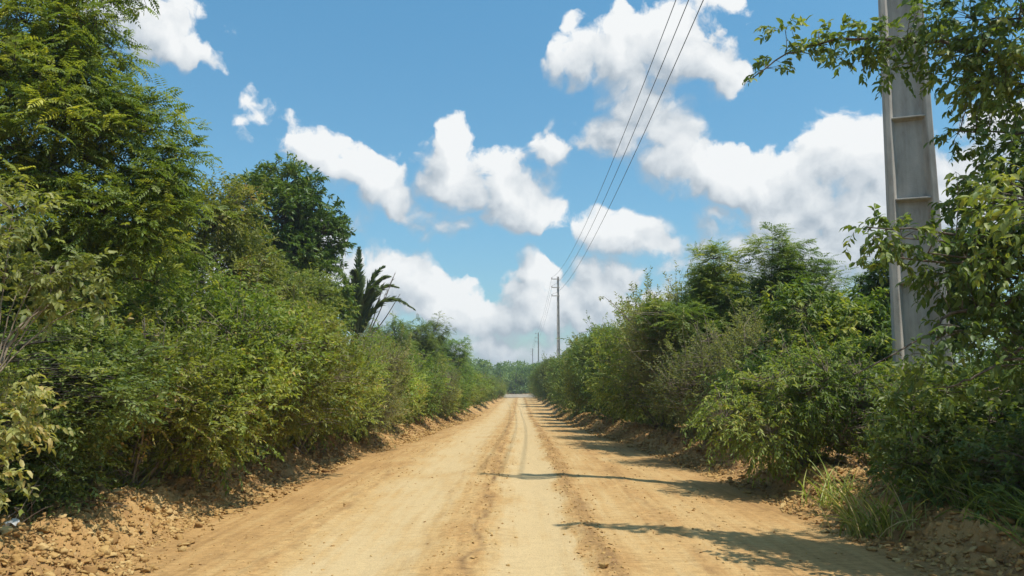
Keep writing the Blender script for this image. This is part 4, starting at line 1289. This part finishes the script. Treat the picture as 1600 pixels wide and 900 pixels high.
lv.add(pos, dd, norm(np.array([0, 0, 1.]) + ur.normal(0, .4, (n_, 3))), ur.uniform(.05, .12, n_), ur.uniform(.025, .05, n_), ur.normal(.5, .2, n_))
wo_ = tag(link_mesh('undergrowth', lv.mesh('undergrowth'), M['olive']), kind='stuff')
link_mesh('stems', tbw.mesh('weed_stems'), M['straw'], wo_)

# dry sticks poking out of the hedge feet
ds = Tubes()
n_ = 520
side = np.where(ur.uniform(0, 1, n_) < .55, -1, 1)
Y = 5.5 + ur.uniform(0, 1, n_) ** 1.6 * 40
e_ = np.where(side < 0, edge_l(Y), edge_r(Y))
X = side * (e_ + ur.uniform(.8, 1.9, n_))
a = np.stack([X, Y, height(X, Y) - .02], -1)
d = norm(np.stack([-side * ur.uniform(-.2, .9, n_), ur.normal(0, .6, n_), ur.uniform(.25, 1.2, n_)], -1))
L = ur.uniform(.35, 1.3, n_)
c = a + d * L[:, None]; c[:, 2] -= .18 * L
b = (a + c) / 2 + np.array([0, 0, .12]) * L[:, None] + ur.normal(0, .05, a.shape)
ds.many(bez(a, b, c, 6), ur.uniform(.004, .009, n_), np.full(n_, .002), 3, ur.uniform(0, 1, n_))
tag(link_mesh('brushwood', ds.mesh('brushwood'), M['straw']), kind='stuff')

# small green tufts on the bank itself
tuft_r = np.random.default_rng(4)
lv = Leaves()
for (px, py) in [(62, 802), (30, 800), (555, 690)]:
    x, y = ground_hit(px, py)
    n_ = 70
    p0 = np.array([x, y, hz(x, y)])
    d = norm(np.stack([tuft_r.normal(0, .8, n_), tuft_r.normal(0, .8, n_), tuft_r.uniform(.2, 1.2, n_)], -1))
    lv.add(p0 + d * tuft_r.uniform(.03, .22, (n_, 1)), d, norm(np.array([0, 0, 1.]) + tuft_r.normal(0, .5, (n_, 3))), tuft_r.uniform(.06, .11, n_), tuft_r.uniform(.03, .05, n_), tuft_r.normal(.3, .2, n_))
tag(link_mesh('weeds', lv.mesh('weeds'), M['mid']), kind='stuff')

# ---------------------------------------------------------------- distant woods closing the view
lvw, tbw = Leaves(), Tubes()
wr = np.random.default_rng(17)
for k in range(300):
    if k < 120:
        Y = wr.uniform(192, 250); X = wr.uniform(-32, 34)
    else:
        Y = wr.uniform(222, 420); X = wr.uniform(-130, 150)
    h = wr.uniform(6.5, 9.0) * (1 + .22 * noise2(np.array([X * .09]), np.array([Y * .05]), 5)[0]) * (1 + max(0, Y - 230) * .0022)
    z0 = hz(X, Y)
    tbw.add([[X, Y, z0], [X + .2, Y, z0 + h * .7]], .16, .06, 5)
    for q in range(7):
        a = wr.uniform(0, 6.28); rd = wr.uniform(0, 2.4)
        cz_ = z0 + h * wr.uniform(.08, .88)
        s = wr.uniform(1.0, 1.9)
        n_ = 120
        d = rnd_dirs(wr, n_)
        p = np.array([X + math.cos(a) * rd, Y + math.sin(a) * rd, cz_]) + d * s * (wr.uniform(.3, 1, (n_, 1)) ** .5) * np.array([1, 1, .8])
        lvw.add(p, norm(d + wr.normal(0, .6, d.shape)), norm(np.array([0, 0, 1.]) + wr.normal(0, .5, d.shape)), wr.uniform(.35, .75, n_), wr.uniform(.22, .42, n_), np.full(n_, wr.uniform(.15, .75)) + wr.normal(0, .15, n_))
wd = tag(link_mesh('woods', lvw.mesh('woods'), M['mid']), kind='stuff')
link_mesh('trunks', tbw.mesh('wood_trunks'), M['darkbark'], wd)


# ---------------------------------------------------------------- utility poles and cables
def concrete_mat():
    m, t, out = mat_new('weathered_concrete')
    g = N(t, 'ShaderNodeTexCoord')
    n = N(t, 'ShaderNodeTexNoise'); n.inputs['Scale'].default_value = 3.2; n.inputs['Detail'].default_value = 7; n.inputs['Roughness'].default_value = .65
    mp = N(t, 'ShaderNodeMapping'); mp.inputs['Scale'].default_value = (1.6, 1.6, .55)
    t.links.new(g.outputs['Object'], mp.inputs[0]); t.links.new(mp.outputs[0], n.inputs['Vector'])
    r = N(t, 'ShaderNodeValToRGB')
    for i, (p, c) in enumerate([(.28, (.27, .24, .205)), (.45, (.39, .355, .31)), (.58, (.45, .41, .36)), (.75, (.52, .475, .42))]):
        e_ = r.color_ramp.elements[i] if i < 2 else r.color_ramp.elements.new(p)
        e_.position, e_.color = p, (*c, 1)
    t.links.new(n.outputs['Fac'], r.inputs[0])
    sm = N(t, 'ShaderNodeMapping'); sm.inputs['Scale'].default_value = (9, 9, .5)
    t.links.new(g.outputs['Object'], sm.inputs[0])
    ns = N(t, 'ShaderNodeTexNoise'); ns.inputs['Scale'].default_value = 1.0; ns.inputs['Detail'].default_value = 6; ns.inputs['Roughness'].default_value = .7
    t.links.new(sm.outputs[0], ns.inputs['Vector'])
    rs = N(t, 'ShaderNodeValToRGB')
    rs.color_ramp.elements[0].position, rs.color_ramp.elements[0].color = .36, (.52, .48, .43, 1)
    rs.color_ramp.elements[1].position, rs.color_ramp.elements[1].color = .56, (1, 1, 1, 1)
    t.links.new(ns.outputs['Fac'], rs.inputs[0])
    stn = N(t, 'ShaderNodeMix', data_type='RGBA', blend_type='MULTIPLY'); stn.inputs['Factor'].default_value = .32
    t.links.new(r.outputs[0], stn.inputs['A']); t.links.new(rs.outputs[0], stn.inputs['B'])
    n2 = N(t, 'ShaderNodeTexNoise'); n2.inputs['Scale'].default_value = 55; n2.inputs['Detail'].default_value = 3
    t.links.new(g.outputs['Object'], n2.inputs['Vector'])
    p = N(t, 'ShaderNodeBsdfPrincipled'); p.inputs['Roughness'].default_value = .9
    t.links.new(stn.outputs['Result'], p.inputs['Base Color'])
    b = N(t, 'ShaderNodeBump'); b.inputs['Distance'].default_value = .006; b.inputs['Strength'].default_value = .5
    t.links.new(n2.outputs['Fac'], b.inputs['Height']); t.links.new(b.outputs[0], p.inputs['Normal'])
    t.links.new(p.outputs[0], out.inputs[0])
    return m


def plain_mat(name, c, rough=.6, metal=0.0):
    m, t, out = mat_new(name)
    g = N(t, 'ShaderNodeTexCoord'); n = N(t, 'ShaderNodeTexNoise'); n.inputs['Scale'].default_value = 8
    t.links.new(g.outputs['Object'], n.inputs['Vector'])
    r = N(t, 'ShaderNodeValToRGB')
    r.color_ramp.elements[0].color = (*[x * .8 for x in c], 1); r.color_ramp.elements[1].color = (*[min(1, x * 1.15) for x in c], 1)
    t.links.new(n.outputs['Fac'], r.inputs[0])
    p = N(t, 'ShaderNodeBsdfPrincipled'); p.inputs['Roughness'].default_value = rough; p.inputs['Metallic'].default_value = metal
    t.links.new(r.outputs[0], p.inputs['Base Color']); t.links.new(p.outputs[0], out.inputs[0])
    return m


M['concrete'] = concrete_mat()
M['cable'] = plain_mat('dark_cable', (.055, .055, .06), .5)
M['porcelain'] = plain_mat('brown_porcelain', (.12, .06, .04), .3)


def ring_loft(b, rings, cap=True):
    vs = [[b.verts.new(p) for p in rg] for rg in rings]
    for a, c in zip(vs[:-1], vs[1:]):
        for i in range(len(a)):
            j = (i + 1) % len(a)
            b.faces.new((a[i], a[j], c[j], c[i]))
    if cap:
        b.faces.new(list(reversed(vs[0]))); b.faces.new(vs[-1])


def bm_obj(name, b, mat, parent=None, bevel=0):
    bmesh.ops.recalc_face_normals(b, faces=b.faces)
    me = bpy.data.meshes.new(name); b.to_mesh(me); b.free()
    o = link_mesh(name, me, mat, parent)
    if bevel:
        md = o.modifiers.new('bevel', 'BEVEL'); md.width, md.segments, md.limit_method = bevel, 2, 'ANGLE'
    return o


def box(b, x0, x1, y0, y1, z0, z1):
    ring_loft(b, [[(x0, y0, z0), (x1, y0, z0), (x1, y1, z0), (x0, y1, z0)], [(x0, y0, z1), (x1, y0, z1), (x1, y1, z1), (x0, y1, z1)]])


def utility_pole(x, y, H, wb, wt_, label, arms, turn=0.0):
    """Concrete pole of H section (two flanges, a recessed web and cross ribs), tapering upward."""
    z0 = hz(x, y) - .15
    root = empty('utility_pole', (x, y, z0))
    tag(root, label, 'utility pole', 'concrete poles along the right roadside')
    hgt = H - z0
    b = bmesh.new()
    rings = []
    for z in np.linspace(0, hgt, 9):
        w = wb + (wt_ - wb) * z / hgt
        d = w * .5
        fl, web = w * .17, d * .13                       # flange width, half web thickness
        h2, d2 = w / 2, d / 2
        ch = w * .045
        rings.append([(-h2, -d2, z), (-h2 + fl - ch, -d2, z), (-h2 + fl + ch, -web, z), (h2 - fl - ch, -web, z), (h2 - fl + ch, -d2, z), (h2, -d2, z),
                      (h2, d2, z), (h2 - fl + ch, d2, z), (h2 - fl - ch, web, z), (-h2 + fl + ch, web, z), (-h2 + fl - ch, d2, z), (-h2, d2, z)])
    ring_loft(b, rings)
    bm_obj('shaft', b, M['concrete'], root, .012).rotation_euler.z = turn
    z = RIB0 - z0 - 3 * RIBD
    while z < hgt - .5:
        if z > .3:
            w = wb + (wt_ - wb) * z / hgt
            d = w * .5
            b = bmesh.new()
            for s in (-1, 1):
                y0, y1 = sorted((s * d * .132, s * d * .47))
                hw = w / 2 - w * .15
                th = w * .075
                # wedge-shaped rib, thinner at the outer lip
                zz = (z - th, z - th * .45) if s < 0 else (z - th * .45, z - th)
                ring_loft(b, [[(-hw, y0, zz[1] if s < 0 else zz[0]), (hw, y0, zz[1] if s < 0 else zz[0]), (hw, y1, z - th), (-hw, y1, z - th)], [(-hw, y0, z), (hw, y0, z), (hw, y1, z + th * .2), (-hw, y1, z + th * .2)]])
            bm_obj('rib', b, M['concrete'], root, .006).rotation_euler.z = turn
        z += RIBD
    tips = []
    for az_ in arms:
        zz = az_ - z0
        w = wb + (wt_ - wb) * zz / hgt
        b = bmesh.new()
        box(b, -1.02, w / 2 + .06, -w * .25 - .12, -w * .25 - .003, zz - .06, zz + .06)
        ar = bm_obj('crossarm', b, M['concrete'], root, .01)
        b = bmesh.new()
        prof = [(0.025, 0), (.05, .03), (.075, .045), (.05, .065), (.085, .09), (.055, .115), (.07, .15), (.035, .18), (.03, .20)]
        ring_loft(b, [[(-.95 + rr * math.cos(a), -w * .25 - .06 + rr * math.sin(a), zz + .062 + q) for a in np.linspace(0, 2 * math.pi, 12, endpoint=False)] for rr, q in prof])
        bm_obj('insulator', b, M['porcelain'], ar)
        tips.append(Vector((x - .95, y - w * .25 - .06, z0 + zz + .062 + .20)))
    return tips


P1Y = 12.1
RIB0 = float(at(1420, 312, P1Y)[2])
RIBD = float(at(1420, 186, P1Y)[2]) - RIB0
tips = [
    utility_pole(6.03, P1Y, 14.6, .81, .42, 'near concrete pole with recessed ribbed face, partly hidden by leaves', (14.3, 13.35, 12.4), -.34),
    utility_pole(5.9, 122, 18.1, .62, .30, 'slim pole with three crossarms standing above the right hedge', (17.7, 16.4, 15.1)),
    utility_pole(5.9, 253, 17.9, .62, .30, 'thin distant pole beyond the pole with three crossarms', (17.5, 16.2, 14.9)),
    utility_pole(5.9, 366, 17.9, .62, .30, 'farthest tiny pole over the end of the road', (17.5, 16.2, 14.9)),
]
for k in range(3):
    P = []
    for (a, b), sag in zip(zip(tips[:-1], tips[1:]), (2.3, 1.9, 1.6)):
        n_ = 48
        for i in range(n_):
            t_ = i / n_
            p = a[k] * (1 - t_) + b[k] * t_
            P.append((p.x, p.y, p.z - 4 * sag * t_ * (1 - t_) + .012))
    P.append((tips[-1][k].x, tips[-1][k].y, tips[-1][k].z + .012))
    tb = Tubes(); tb.add(P, .014, .014, 6)
    o = link_mesh('power_cable', tb.mesh('power_cable'), M['cable'])
    tag(o, ['uppermost dark cable of the three strung between the poles', 'middle dark cable of the three strung between the poles', 'lowest dark cable of the three strung between the poles'][k], 'cable', 'overhead cables between the poles')

# scrap of white plastic caught in the weeds at the left edge
b = bmesh.new()
bmesh.ops.create_grid(b, x_segments=14, y_segments=10, size=.5)
for v in b.verts:
    q = np.array([[v.co.x * 4, v.co.y * 4, .3]])
    v.co.x += .10 * noise3(q * 1.3, 61)[0]; v.co.y += .10 * noise3(q * 1.3, 62)[0]
    v.co.z = .22 + .30 * noise3(q, 63)[0] + .10 * noise3(q * 3, 64)[0]
sx_, sy_ = ground_hit(18, 822)
scr = bm_obj('plastic_scrap', b, plain_mat('white_plastic', (.45, .44, .41), .7))
sol = scr.modifiers.new('solidify', 'SOLIDIFY'); sol.thickness = .01
scr.location = (sx_, sy_, hz(sx_, sy_)); scr.scale = (.13, .10, .10); scr.rotation_euler = (.1, -.2, .6)
tag(scr, 'crumpled scrap of white plastic under the weeds at the foot of the left bank', 'litter')

# ---------------------------------------------------------------- humid air
b = bmesh.new()
box(b, -1500, 1500, -1000, 2300, -6, 24)
hm, ht, hout = mat_new('humid_air')
hv = N(ht, 'ShaderNodeVolumePrincipled')
hv.inputs['Color'].default_value = (.86, .93, 1.0, 1)
hv.inputs['Density'].default_value = HAZE
hv.inputs['Anisotropy'].default_value = .2
ht.links.new(hv.outputs[0], hout.inputs['Volume'])
tag(bm_obj('haze', b, hm), kind='stuff')
cy.volume_bounces = 0
